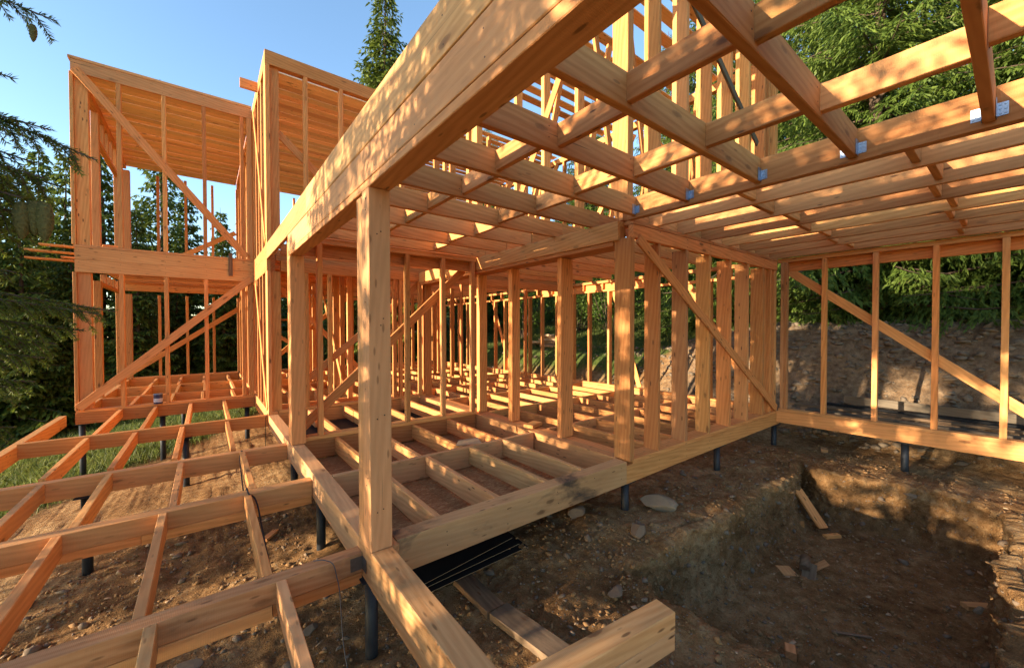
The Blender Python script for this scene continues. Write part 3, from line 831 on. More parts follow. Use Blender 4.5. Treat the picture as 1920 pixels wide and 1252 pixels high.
# roof boards
y = 8.6; k = 0
while y < 15.9:
    rz_ = 0.014 * ((k * 7) % 5) / 4
    bx('roof_board', 0.87, 4.0 + 0.2 * (k % 3), y, y + 0.178, 6.272 + rz_, 6.298 + rz_, Hs, WOODB, seg=5)
    y += 0.192; k += 1
y = 3.05; k = 0
while y < 15.8:
    if k % 9 not in (3, 7): bx('roof_board', 4.25 + 0.2 * (k % 3), 7.95, y, y + 0.18, 6.304 + 0.002 * (k % 2), 6.33, Hs, WOODB, seg=5)
    y += 0.30 if y < 8 else 0.25; k += 1

# ================================================================== LEFT TOWER WING
Tw = empty('tower_frame', (-0.5, 13.0, -0.3), 'tall open tower frame at left with a long brace in each storey', 'house frame')
TX0, TX1, TY = -1.875, 0.838, 10.4
bx('floor_beam', TX0, TX1, TY, TY + 0.14, -0.25, -0.046, Tw)
bx('wall_plate', TX0 + 0.01, TX1, TY - 0.003, TY + 0.15, -0.043, 0.004, Tw)
bx('wall_beam', TX0 + 0.03, TX1, TY - 0.004, TY + 0.05, 2.50, 2.722, Tw)
bx('wall_beam', TX0 + 0.03, TX1, TY - 0.002, TY + 0.05, 2.726, 2.945, Tw)
bx('wall_plate', TX0 + 0.02, TX1, TY - 0.001, TY + 0.16, 2.948, 2.992, Tw)
bx('wall_beam', TX0 + 0.02, TX1, TY - 0.003, TY + 0.05, 6.06, 6.285, Tw, WOODW)
bx('wall_plate', TX0 - 0.01, TX1, TY - 0.012, TY + 0.16, 6.289, 6.338, Tw, WOODW)
for (z0, z1) in ((0.006, 2.497), (2.995, 6.057)):
    bx('post', TX0, TX0 + 0.05, TY, TY + 0.15, z0, z1, Tw)
    bx('post', TX0 + 0.052, TX0 + 0.225, TY + 0.05, TY + 0.20, z0, z1, Tw)
    for x in (-1.282, -0.645, -0.02, 0.628): bx('stud', x, x + 0.066, TY + 0.003, TY + 0.12, z0, z1, Tw)
    bx('post', 0.75, TX1, TY, TY + 0.13, z0, z1, Tw)
    # back wall
    for x in (-1.13, -0.485, 0.175, 0.825): bx('stud', x, x + 0.066, YB - 0.12, YB, z0 + (0.05 if z0 < 1 else 0), z1 - 0.02, Tw)
    bx('post', TX0, TX0 + 0.18, YB - 0.18, YB, z0, z1 - 0.02, Tw)
    # left side wall with an opening
    bx('post', TX0, TX0 + 0.12, 12.05, 12.18, z0, z1, Tw)
    bx('post', TX0, TX0 + 0.12, 14.65, 15.10, z0, z1, Tw)
    zl = z1 - (0.08 if z0 < 1 else 0.58)
    bx('wall_beam', TX0 + 0.01, TX0 + 0.11, 12.182, 14.648, zl, zl + 0.07, Tw)
    for y in (12.7, 13.2, 13.7, 14.2): bx('cripple', TX0 + 0.01, TX0 + 0.11, y, y + 0.06, zl + 0.072, z1 + (0.2 if z0 < 1 else 0), Tw)
bx('wall_beam', TX0, TX1, YB - 0.14, YB - 0.02, 2.58, 2.80, Tw)
bx('floor_beam', TX0, TX1, YB - 0.14, YB, -0.25, 0.0, Tw)
bx('wall_plate', TX0, TX1, YB - 0.145, YB, 0.003, 0.05, Tw)
for y in (11.87, 13.72): bx('floor_beam', TX0 + 0.12, TX1, y, y + 0.06, -0.22, 0.0, Tw)
for x0, x1 in ((-1.20, -1.20), (-0.62, -0.63), (-0.10, -0.09), (0.46, 0.51)):
    for (a, b) in ((10.545, 11.868), (11.932, 13.718), (13.782, 15.858)):
        xx = x0 if a < 11 else (x0 + x1) / 2 + 0.03 if a < 13 else x1
        bx('floor_joist', xx, xx + 0.055, a, b, -0.2, -0.004, Tw)
bx('floor_beam', TX0 + 0.005, TX0 + 0.115, 10.55, YB - 0.15, -0.22, 0.0, Tw)
bx('wall_plate', TX0, TX0 + 0.12, 10.56, YB - 0.19, 2.80, 2.945, Tw)
bx('wall_plate', TX0, TX0 + 0.12, 10.56, YB - 0.19, 6.06, 6.27, Tw)
y = 11.0
while y < 15.7:
    bx('ceiling_joist', TX0 + 0.125, TX1 + 0.003, y, y + 0.05, 2.72, 2.90, Tw); y += 0.62
for x in (-0.9, -0.1): bx('blocking', x, x + 0.05, 11.05, 11.62, 2.72, 2.89, Tw)
y = 10.565; k = 0
while y < 15.9:
    rz_ = 0.014 * ((k * 7) % 5) / 4 + (0.07 if y < 10.75 else 0)
    bx('roof_board', TX0 + 0.01, TX1 - 0.005, y, y + 0.182, 6.20 + rz_, 6.224 + (rz_ if y >= 10.75 else 0.06), Tw, WOODB, seg=4); y += 0.196; k += 1
y = 10.65; k = 0
while y < 15.7:
    if k % 3 != 1: bx('floor_board', TX0 + 0.15, 0.8, y, y + 0.18, 2.905, 2.93, Tw, seg=3)
    y += 0.3; k += 1
bar('brace', (-1.80, TY - 0.02, 6.11), (0.72, TY - 0.02, 3.03), 0.028, 0.14, Tw)
bar('brace', (-1.83, TY - 0.02, 0.045), (0.80, TY - 0.02, 2.57), 0.028, 0.14, Tw)
bar('brace', (-1.85, YB - 0.165, 0.10), (1.0, YB - 0.165, 2.22), 0.03, 0.14, Tw)
bar('brace', (-1.6, YB - 0.165, 3.0), (0.8, YB - 0.165, 4.6), 0.03, 0.14, Tw)
bx('splice_board', 0.40, 0.47, TY - 0.036, TY - 0.008, 2.60, 3.08, Tw, WOODD)
bx('ledge_board', -1.7, -1.2, 10.75, 10.95, 2.995, 3.02, Tw)

NP = []
for x in (-1.25, -0.61, 0.015, 0.66, 0.79, -1.80): NP += pair((x, TY - 0.0045, 2.62), (0, -1, 0), 0.05) + pair((x, TY - 0.0025, 2.84), (0, -1, 0), 0.05) + pair((x, TY - 0.0035, 6.16), (0, -1, 0), 0.05) + pair((x, TY - 0.0005, -0.15), (0, -1, 0), 0.05)
nails(NP, Tw)

# ================================================================== steel piles under the frames
def pile(x, y, ztop, label, rad=0.044):
    g = gz(x, y)
    o = empty('screw_pile', (x, y, g), label, 'pile', 'screw piles under the timber frames')
    link('shaft', tube_mesh('shaft', [(x, y, g - 0.3), (x, y, ztop - 0.012)], rad, 14), STEEL, o)
    bm = bmesh.new(); q = bmesh.ops.create_cube(bm, size=1.0)
    for v in q['verts']: v.co = Vector((x + v.co.x * 0.17, y + v.co.y * 0.17, ztop - 0.006 + v.co.z * 0.010))
    me = bpy.data.meshes.new('head_plate'); bm.to_mesh(me); bm.free(); link('head_plate', me, STEEL, o)
for a in ((0.905, 2.80, -0.252, 'dark steel pile right under the big near post'),
          (3.745, 2.74, -0.252, 'dark steel pile under the porch corner beside the flat boulder'),
          (5.96, 2.74, -0.252, 'dark steel pile under the middle of the front wall, behind the dug pit'),
          (8.04, 2.70, -0.252, 'dark steel pile under the inner corner where both right-hand walls meet'),
          (8.06, 1.02, -0.202, 'dark steel pile under the right wall above the sunlit pit edge'),
          (0.93, 4.47, -0.252, 'dark steel pile under the second terrace beam at the porch edge'),
          (0.93, 6.05, -0.252, 'dark steel pile under the third terrace beam at the porch edge'),
          
          (-1.02, 6.05, -0.280, 'dark steel pile below the third terrace beam at far left'),
          (-0.27, 8.06, -0.235, 'dark steel pile under the fourth terrace beam over the grass'),
          (-1.80, 10.47, -0.252, 'dark steel pile under the left front corner of the tower'),
          (-0.70, 10.47, -0.252, 'dark steel pile under the middle of the tower front'),
          (0.70, 10.47, -0.252, 'pale grey steel pile under the right end of the tower front'),
          (-0.5, 13.75, -0.222, 'dark steel pile deep under the tower floor')):
    pile(*a)
# ================================================================== VEGETATION
def spruce_meshes(H, R, seed, whorl=0.36, nbr=8, card=(0.17, 0.045), low=0.3, droop=0.35, tw=0.13, ncard=5, pw=0.85):
    """trunk with limbs (quads) and a crown of small drooping needle sprays"""
    rg = np.random.default_rng(seed)
    tV, tF = [], []
    def limb(pts, rads, n=5):
        b0 = len(tV)
        P = np.array(pts)
        for i in range(len(P)):
            d = P[min(i+1, len(P)-1)] - P[max(i-1, 0)]; d /= np.linalg.norm(d) + 1e-9
            a = np.cross(d, (0.31, 0.2, 0.93) if abs(d[2]) < 0.9 else (1, 0, 0)); a /= np.linalg.norm(a); b = np.cross(d, a)
            for k in range(n):
                t = 2 * math.pi * k / n
                tV.append(P[i] + (a * math.cos(t) + b * math.sin(t)) * rads[i])
        for i in range(len(P) - 1):
            for k in range(n): tF.append((b0 + i*n + k, b0 + i*n + (k+1) % n, b0 + (i+1)*n + (k+1) % n, b0 + (i+1)*n + k))
    r0 = 0.02 + H * 0.012
    zs_ = np.linspace(-0.4, H, 12)
    limb([(0.04 * math.sin(z), 0.04 * math.cos(z * 0.7), z) for z in zs_], [max(0.012, r0 * (1 - max(z, 0) / H) ** 0.9) for z in zs_], 9)
    base, dirs, side, ln, wd, tip = [], [], [], [], [], []
    z = low
    while z < H * 0.985:
        q = z / H
        n = max(4, int(nbr * (1 - 0.35 * q) + rg.uniform(-1, 1)))
        ph = rg.uniform(0, 6.28)
        for b in range(n):
            az = ph + 6.283 * b / n + rg.uniform(-0.3, 0.3)
            L = R * (1 - q) ** pw * rg.uniform(0.62, 1.12) * (0.75 + 0.25 * min(1, z / (0.12 * H) if H else 1)) + 0.10
            up0 = 0.35 * q + 0.10
            o = np.array([math.cos(az), math.sin(az), 0.0]); s = np.array([-o[1], o[0], 0.0])
            dr = droop * rg.uniform(0.7, 1.3)
            f_ = lambda t: o * (L * t) + np.array([0, 0, z + rgz + L * (up0 * t - dr * t * t + 0.16 * t ** 4)])
            rgz = rg.uniform(-0.12, 0.12) * whorl * 2
            pts = [f_(t) for t in np.linspace(0, 1, 6)]
            limb(pts, [0.012 * (0.4 + L) * (1 - 0.85 * t) for t in np.linspace(0, 1, 6)], 4)
            m = max(3, int(L / tw))
            for i in range(m):
                t = 0.12 + 0.88 * (i + rg.uniform(0, 1)) / m
                p = f_(t); tang = f_(min(1, t + 0.05)) - f_(t - 0.05); tang /= np.linalg.norm(tang)
                tl = (0.36 * L * (1 - t) ** 0.7 + 0.10) * rg.uniform(0.6, 1.15)
                for sg in (-1, 1):
                    td = tang * 0.62 + s * sg * 0.85 + np.array([0, 0, -0.30 - 0.35 * rg.random()])
                    td /= np.linalg.norm(td)
                    k = max(2, int(ncard * tl / 0.35))
                    tt = (np.arange(k) + rg.uniform(0.1, 0.9, k)) / k
                    for a in tt:
                        hp = p + td * tl * a + np.array([0, 0, -0.18 * tl * a * a])
                        cd = td + rg.normal(0, 0.34, 3) + np.array([0, 0, -0.25])
                        cd /= np.linalg.norm(cd)
                        sd = np.cross(cd, rg.normal(0, 1, 3) * 0.6 + np.array([0, 0, 1.0])); sd /= np.linalg.norm(sd) + 1e-9
                        base.append(hp); dirs.append(cd); side.append(sd)
                        ln.append(card[0] * rg.uniform(0.6, 1.25)); wd.append(card[1] * rg.uniform(0.7, 1.2))
                        tip.append(max(0.0, a * 0.75 + 0.45 * t - 0.55) * rg.uniform(0.2, 1.0))
        z += whorl * (1 - 0.45 * q) * rg.uniform(0.8, 1.2)
    # leader
    base, dirs, side = map(np.array, (base, dirs, side)); ln = np.array(ln)[:, None]; wd = np.array(wd)[:, None]
    V = np.empty((len(base), 4, 3)); V[:, 0] = base; V[:, 1] = base + dirs * ln * 0.45 + side * wd
    V[:, 2] = base + dirs * ln + np.array([0, 0, -0.12]) * ln; V[:, 3] = base + dirs * ln * 0.45 - side * wd
    F = np.arange(len(base) * 4).reshape(-1, 4)
    cm = np_mesh('crown', V.reshape(-1, 3), F)
    tp = np.repeat(np.array(tip), 4); tp[0::4] *= 0.3
    fattr(cm, 'tip', np.clip(tp, 0, 1))
    tm = np_mesh('trunk', np.array(tV), np.array(tF), True)
    return tm, cm

PROTO = {}
def proto(key, **kw):
    mat = kw.pop('mat', NEEDLE)
    tm, cm = spruce_meshes(**kw)
    tm.materials.append(BARK); cm.materials.append(mat)
    PROTO[key] = (tm, cm)
proto('forest', H=14, R=2.7, seed=4, whorl=0.50, nbr=8, card=(0.28, 0.062), tw=0.18, ncard=6, low=0.5)
proto('forest_thin', H=16, R=2.2, seed=9, whorl=0.55, nbr=7, card=(0.26, 0.052), tw=0.18, ncard=6, low=0.8)
proto('spire', H=20, R=3.3, seed=14, whorl=0.46, nbr=8, card=(0.26, 0.050), tw=0.16, ncard=7, low=1.0, droop=0.30, pw=0.8)
proto('bank', H=15, R=4.0, seed=21, whorl=0.46, nbr=9, card=(0.15, 0.019), tw=0.13, ncard=12, low=0.25, droop=0.38, mat=NEEDLE2)
proto('bank_two', H=12, R=3.6, seed=33, whorl=0.44, nbr=9, card=(0.15, 0.019), tw=0.13, ncard=12, low=0.2, droop=0.42, mat=NEEDLE2)
proto('shade', H=14, R=2.7, seed=5, whorl=0.52, nbr=8, card=(0.26, 0.065), tw=0.20, ncard=3, low=4.6)
proto('shade_high', H=14, R=2.9, seed=6, whorl=0.50, nbr=8, card=(0.26, 0.065), tw=0.20, ncard=3, low=6.0, pw=0.6)
proto('near', H=9.5, R=2.5, seed=40, whorl=0.36, nbr=8, card=(0.11, 0.022), tw=0.12, ncard=6, low=5.0, droop=0.30, pw=0.5)

def tree(kind, x, y, label, group=None, sc=1.0, rz=None, dz=0.0, cat='tree', name='spruce_tree'):
    g = gz(x, y)
    o = empty(name, (x, y, g - 0.1 + dz), label, cat, group)
    o.rotation_euler = (0, 0, random.uniform(0, 6.28) if rz is None else rz)
    o.scale = (sc, sc, sc * random.uniform(0.95, 1.08))
    tm, cm = PROTO[kind]
    for n, me in (('trunk', tm), ('crown', cm)):
        c = bpy.data.objects.new(n, me); COL.objects.link(c); c.parent = o
    return o

# wood behind and left of the tower
FOREST = 'dark spruces of the wood behind the tower'
LBL = 'dark green spruce in the dense wood behind the left tower'
random.seed(5)
for (x, y, k, s) in ((-6.6, 19.6, 'forest', 0.75), (-3.0, 21.0, 'forest', 0.72), (-8.0, 22.0, 'forest', 0.8), (-0.6, 23.0, 'forest', 0.66),
                     (-5.5, 25.5, 'forest', 0.8), (2.2, 24.0, 'forest', 0.60), (-2.6, 28.5, 'forest', 0.75), (0.8, 30.0, 'forest', 0.70), (4.6, 27.5, 'forest', 0.62), (-10.5, 28, 'forest', 0.9),
                     (-7.0, 33, 'forest', 0.85), (-4.6, 19.3, 'forest', 0.62), (-5.6, 21.6, 'forest', 0.70), (-3.6, 19.9, 'forest', 0.50), (-8.6, 20.4, 'forest', 0.8), (-11, 22, 'forest', 0.9), (-4.4, 23.6, 'forest', 0.72), (-0.9, 20.6, 'forest', 0.42), (-6.4, 22.8, 'forest', 0.72), (-1.9, 19.2, 'forest', 0.50), (0.6, 19.8, 'forest', 0.50), (1.9, 26.6, 'forest', 0.62), (-1.5, 36, 'forest', 0.8), (3.5, 35, 'forest', 0.75), (7.8, 31, 'forest', 0.66), (-12, 38, 'forest', 0.9)):
    tree(k, x, y, LBL, FOREST, s)
tree('forest_thin', -1.55, 24.5, 'tall pointed spruce against the sky inside the upper left tower opening', sc=0.90)
tree('forest_thin', 1.9, 21.6, 'ragged spruce against the sky behind the right half of the upper tower', sc=0.72)
tree('spire', 6.95, 18.9, 'tallest thin spruce rising above the long beam into the blue sky', sc=1.0)
# right bank
BANKL = 'bright green spruces on the bank to the right'
for (x, y, k, s, lb) in ((13.4, -1.2, 'bank', 1.0, 'broad sunlit spruce filling the upper right corner beyond the roof joists'),
                         (13.0, 2.2, 'bank', 0.95, 'large drooping spruce behind the single stud wall, left of the upper right corner'),
                         (14.2, 5.6, 'bank_two', 1.05, 'spruce behind the upper stud wall of the house corner'),
                         (12.6, -4.6, 'bank_two', 1.1, 'spruce at the far right edge beyond the pit'),
                         (17.5, 0.5, 'bank', 1.1, 'second-row spruce seen between the two sunlit bank spruces'),
                         (17.0, 8.5, 'bank', 0.95, 'spruce on the slope behind the right house wall')):
    tree(k, x, y, lb, BANKL, s)
for (x, y, k, s) in ((18.5, 4.2, 'bank', 1.1), (20.5, -3.5, 'bank', 1.2), (17.5, -8.5, 'bank', 1.1), (22, 8, 'bank', 1.1), (21, 12.5, 'bank', 1.0), (18, 16, 'bank_two', 1.0), (14.5, 20.5, 'bank_two', 0.95), (22, 19, 'bank', 1.0), (11, 24.5, 'bank_two', 0.9), (17, 25, 'bank', 0.9)):
    tree(k, x, y, 'green spruce of the dark hill wood behind the back wall studs', 'spruces of the hill wood', s)

# leafy bushes on the slope seen between the studs
def bush_meshes(seed, rad=1.5, hh=2.6, n=2600, leaf=0.10):
    rg = np.random.default_rng(seed)
    c = rg.normal(0, 1, (26, 3)); c /= np.linalg.norm(c, axis=1)[:, None]
    c = c * np.array([rad, rad, hh * 0.5]) * rg.uniform(0.35, 0.9, (26, 1)) + np.array([0, 0, hh * 0.56])
    k = rg.integers(0, 26, n)
    p = c[k] + rg.normal(0, 0.26, (n, 3)) * np.array([1, 1, 0.8])
    p = p[p[:, 2] > 0.1]; n = len(p)
    d = rg.normal(0, 1, (n, 3)) + np.array([0, 0, -0.5]); d /= np.linalg.norm(d, axis=1)[:, None]
    s = np.cross(d, rg.normal(0, 1, (n, 3))); s /= np.linalg.norm(s, axis=1)[:, None]
    l = leaf * rg.uniform(0.6, 1.3, (n, 1))
    V = np.stack([p, p + d * l * 0.5 + s * l * 0.32, p + d * l, p + d * l * 0.5 - s * l * 0.32], 1)
    cm = np_mesh('crown', V.reshape(-1, 3), np.arange(n * 4).reshape(-1, 4)); cm.materials.append(LEAF)
    tV = []; tF = []
    for q in c[:12]:
        b0 = len(tV); a = np.array([0, 0, -0.2])
        for i in range(4):
            t = i / 3; pt = a * (1 - t) + q * t
            for j in range(4): tV.append(pt + 0.025 * (1 - 0.7 * t) * np.array([math.cos(j * 1.57), math.sin(j * 1.57), 0]))
        for i in range(3):
            for j in range(4): tF.append((b0 + i*4 + j, b0 + i*4 + (j+1) % 4, b0 + (i+1)*4 + (j+1) % 4, b0 + (i+1)*4 + j))
    tm = np_mesh('trunk', np.array(tV), np.array(tF)); tm.materials.append(BARK)
    return tm, cm
PROTO['bush'] = bush_meshes(3); PROTO['bush_tall'] = bush_meshes(8, 1.3, 4.2, 3200, 0.11)
for i, (x, y, k, s) in enumerate(((13.4, 10.6, 'bush_tall', 1.0), (14.5, 13.4, 'bush', 1.1), (13.0, 15.8, 'bush_tall', 1.1), (15.6, 17.8, 'bush', 1.2), (11.2, 18.6, 'bush_tall', 1.0), (9.2, 19.8, 'bush', 1.1), (6.9, 20.8, 'bush_tall', 1.0), (15.2, 8.0, 'bush', 1.0), (4.0, 19.5, 'bush', 1.0), (12.4, 21.5, 'bush_tall', 1.2))):
    tree(k, x, y, 'light green leafy bush on the grassy slope behind the house', 'leafy bushes on the slope', s, cat='bush', name='leafy_bush')

# trees at the left, off the terrace, whose branches reach into the picture and dapple the light
NEARG = 'spruces beside the terrace'
def needle_branch(pts, seed, tw_len=0.26, step=0.012, nl=0.019, dens=900, droop=0.6):
    """woody axis with side twigs set with separate needles; returns needle mesh and wood mesh"""
    rg = np.random.default_rng(seed)
    P = np.array(pts, float)
    seg = np.linalg.norm(np.diff(P, axis=0), axis=1); cum = np.r_[0, np.cumsum(seg)]; L = cum[-1]
    at_ = lambda s: np.array([np.interp(s, cum, P[:, k]) for k in range(3)])
    lines = [(P, 0.008, 0.0)]
    s = max(0.06 * L, L - 1.45)
    side = 1
    while s < L * 0.985:
        p = at_(s); t = at_(min(L, s + 0.02)) - at_(max(0, s - 0.02)); t /= np.linalg.norm(t)
        sd = np.cross(t, (0, 0, 1)); sd /= np.linalg.norm(sd)
        tl = tw_len * (1 - 0.75 * s / L) * rg.uniform(0.6, 1.2) + 0.03
        d = t * 0.65 + sd * side * rg.uniform(0.55, 1.0) + np.array([0, 0, rg.uniform(-0.45, 0.1)])
        d /= np.linalg.norm(d)
        q = [p + d * tl * a + np.array([0, 0, -droop * tl * a * a]) for a in np.linspace(0, 1, 5)]
        lines.append((np.array(q), 0.0022, s / L))
        if tl > 0.12:
            for sg in (-1, 1):
                for a in (0.35, 0.6, 0.8):
                    pp = p + d * tl * a + np.array([0, 0, -droop * tl * a * a])
                    d2 = d * 0.75 + sd * sg * 0.55 * side + t * sg * 0.5 + np.array([0, 0, -0.35 - 0.3 * rg.random()]); d2 /= np.linalg.norm(d2)
                    l2 = tl * (1 - a) * 0.9 + 0.02
                    lines.append((np.array([pp + d2 * l2 * b for b in (0, 0.5, 1)]), 0.0016, s / L))
        side = -side; s += step * rg.uniform(0.8, 1.5) * (1.6 if L > 0.8 else 1)
    B, D, S, LN, TP = [], [], [], [], []
    wV, wF = [], []
    for (q, rad, sl) in lines:
        sg = np.linalg.norm(np.diff(q, axis=0), axis=1); cu = np.r_[0, np.cumsum(sg)]; l = cu[-1]
        b0 = len(wV)
        for i, pt in enumerate(q):
            rr = rad * (1 - 0.6 * i / (len(q) - 1))
            for j in range(3): wV.append(pt + rr * np.array([math.cos(2.1 * j), 0.6 * math.sin(2.1 * j), math.sin(2.1 * j)]))
        for i in range(len(q) - 1):
            for j in range(3): wF.append((b0 + i*3 + j, b0 + i*3 + (j+1) % 3, b0 + (i+1)*3 + (j+1) % 3, b0 + (i+1)*3 + j))
        n = int(dens * l)
        l0 = 0.0
        if rad > 0.004: l0 = max(0.0, l - 1.4); n = int(dens * (l - l0) * 0.7)
        if n < 2: continue
        ss = rg.uniform(l0, l, n)
        pp = np.stack([np.interp(ss, cu, q[:, k]) for k in range(3)], 1)
        ii = np.clip(np.searchsorted(cu, ss) - 1, 0, len(q) - 2)
        tg = np.diff(q, axis=0)[ii]; tg /= np.linalg.norm(tg, axis=1)[:, None]
        a = np.cross(tg, np.array([0.1, 0.05, 1.0])); a /= np.linalg.norm(a, axis=1)[:, None]; b = np.cross(tg, a)
        th = rg.uniform(0, 6.283, n)[:, None]
        rd = a * np.cos(th) * 1.15 + b * np.sin(th) * 0.7
        dd = tg * 0.75 + rd + np.array([0, 0, 0.12]); dd /= np.linalg.norm(dd, axis=1)[:, None]
        B.append(pp); D.append(dd); S.append(np.cross(dd, rg.normal(0, 1, (n, 3)))); LN.append(nl * rg.uniform(0.7, 1.15, n)); TP.append(np.clip((ss / l - 0.45) * 1.6, 0, 1) * (0.25 + 0.75 * sl))
    B, D, S, LN, TP = map(np.concatenate, (B, D, S, LN, TP)); S /= np.linalg.norm(S, axis=1)[:, None] + 1e-9
    w_ = 0.0015; LN = LN[:, None]
    V = np.stack([B, B + D * LN * 0.4 + S * w_, B + D * LN, B + D * LN * 0.4 - S * w_], 1)
    nm = np_mesh('needles', V.reshape(-1, 3), np.arange(len(B) * 4).reshape(-1, 4)); fattr(nm, 'tip', np.repeat(TP * 0.8, 4))
    return nm, np_mesh('branch', np.array(wV), np.array(wF), True)

def cone_mesh(top, L=0.11, rad=0.018):
    V, F = [], []
    n = 12; m = 13
    for i in range(m):
        t = i / (m - 1)
        rr = rad * (math.sin(math.pi * min(1, 0.12 + 0.88 * t)) ** 0.55 if t < 1 else 0.12) * (1 - 0.25 * t)
        for k in range(n):
            a = 2 * math.pi * (k + 0.5 * (i % 2)) / n
            q = rr * (1.0 + (0.16 if (i + k) % 2 else -0.05))
            V.append((top[0] + q * math.cos(a), top[1] + q * math.sin(a), top[2] - L * t))
    for i in range(m - 1):
        for k in range(n): F.append((i*n + k, i*n + (k+1) % n, (i+1)*n + (k+1) % n, (i+1)*n + k))
    me = np_mesh('cone', np.array(V), np.array(F)); me.materials.append(CONE); return me
CONE = flat_mat('green_cone', (0.13, 0.125, 0.04), 0.6, 0, 0.7, 140, 0.8)

nt_ = tree('near', -3.7, 2.0, 'nearest spruce at the left edge, cone-bearing branches hanging into the picture', sc=1.0, rz=1.0)
def add_branch(tr, pts, seed, **kw):
    nm, wm = needle_branch(pts, seed, **kw)
    nm.materials.append(NEEDLE); wm.materials.append(BARK)
    inv = (Matrix.Translation(tr.location) @ tr.rotation_euler.to_matrix().to_4x4() @ Matrix.Diagonal((*tr.scale, 1))).inverted()
    b = bpy.data.objects.new('branch', wm); COL.objects.link(b); b.parent = tr; b.matrix_basis = inv
    n = bpy.data.objects.new('needles', nm); COL.objects.link(n); n.parent = b
    return b, inv
def cv(p0, p1, sag=0.1, n=8):
    p0, p1 = np.array(p0, float), np.array(p1, float)
    return [p0 * (1 - t) + p1 * t + np.array([0, 0, sag * 4 * t * (1 - t)]) for t in np.linspace(0, 1, n)]
trunk_at = lambda z: (-3.3, 2.4, z)
def k_(p, q=0.6): return (p[0] * q, p[1] * q, 1.48 + (p[2] - 1.48) * q)
st = (-3.68, 2.0, 2.75)
tk = lambda z: (-3.68, 2.0, z)
b1, inv = add_branch(nt_, cv(st, k_((-0.45, 3.0, 2.37)), 0.16), 1, tw_len=0.22)
add_branch(nt_, cv(tk(2.42), k_((-0.60, 2.98, 2.47)), 0.05), 2, tw_len=0.12)
add_branch(nt_, cv(tk(2.42), k_((-0.62, 2.95, 2.22)), 0.10), 3, tw_len=0.2)
add_branch(nt_, cv(tk(2.32), k_((-0.68, 2.9, 2.10)), 0.10), 4, tw_len=0.22)
add_branch(nt_, cv(tk(2.27), k_((-0.76, 2.9, 1.98)), 0.08), 14, tw_len=0.2)
add_branch(nt_, cv(tk(2.77), k_((-0.58, 3.0, 3.03)), 0.06), 5, tw_len=0.10)
add_branch(nt_, cv(tk(2.67), k_((-0.72, 3.0, 2.69)), 0.02), 6, tw_len=0.07)
add_branch(nt_, cv(tk(1.97), k_((-0.40, 3.1, 1.575), 0.8), 0.08), 7, tw_len=0.18)
add_branch(nt_, cv(tk(1.87), k_((-0.62, 3.1, 1.40), 0.8), 0.10), 8, tw_len=0.22)
add_branch(nt_, cv(tk(2.17), k_((-0.80, 3.3, 1.78), 0.8), 0.10), 9, tw_len=0.22)
add_branch(nt_, cv(tk(1.72), (-0.82, 3.4, 1.15), 0.12), 10)
add_branch(nt_, cv(tk(1.47), (-0.86, 3.5, 0.92), 0.1), 11)
add_branch(nt_, cv(tk(2.12), (-0.84, 3.3, 1.55), 0.1), 12)
add_branch(nt_, cv(tk(1.92), (-0.80, 3.3, 1.30), 0.1), 13)
for i, e in enumerate(((-0.66, 3.0, 2.30), (-0.57, 3.0, 2.20), (-0.60, 3.0, 2.10), (-0.63, 3.0, 2.02), (-0.72, 3.0, 1.95), (-0.70, 3.0, 2.18), (-0.74, 3.0, 2.30), (-0.72, 3.0, 2.04))):
    add_branch(nt_, cv(tk(2.65 - 0.06 * i), k_(e, 0.62 + 0.02 * (i % 3)), 0.07 + 0.01 * i), 30 + i, tw_len=0.21)
for i, e in enumerate(((-0.46, 3.1, 1.56), (-0.52, 3.1, 1.47), (-0.66, 3.1, 1.33), (-0.72, 3.2, 1.2))):
    add_branch(nt_, cv(tk(1.95 - 0.1 * i), k_(e, 0.78), 0.07), 50 + i, tw_len=0.18)
for (x, y, z, L) in ((-0.66, 2.985, 2.105, 0.10), (-0.625, 2.97, 2.10, 0.115), (-0.70, 2.98, 2.09, 0.105), (-0.655, 2.99, 2.97, 0.05)):
    x, y, z = k_((x, y, z))
    c = bpy.data.objects.new('cone', cone_mesh((x, y, z), L, 0.019 if L > 0.06 else 0.009)); COL.objects.link(c); c.parent = nt_; c.matrix_basis = inv
random.seed(12)
for (x, y, s, k) in ((-6.4, 2.2, 0.56, 'shade'), (-6.6, 4.6, 0.60, 'shade_high'), (-9.8, 4.3, 0.62, 'shade_high'), (-5.2, -1.8, 0.6, 'shade'), (-8.6, -0.6, 0.7, 'shade'), (-9.2, 6.6, 0.5, 'shade_high')):
    tree(k, x, y, 'spruce standing left of the terrace outside the picture', NEARG, s)
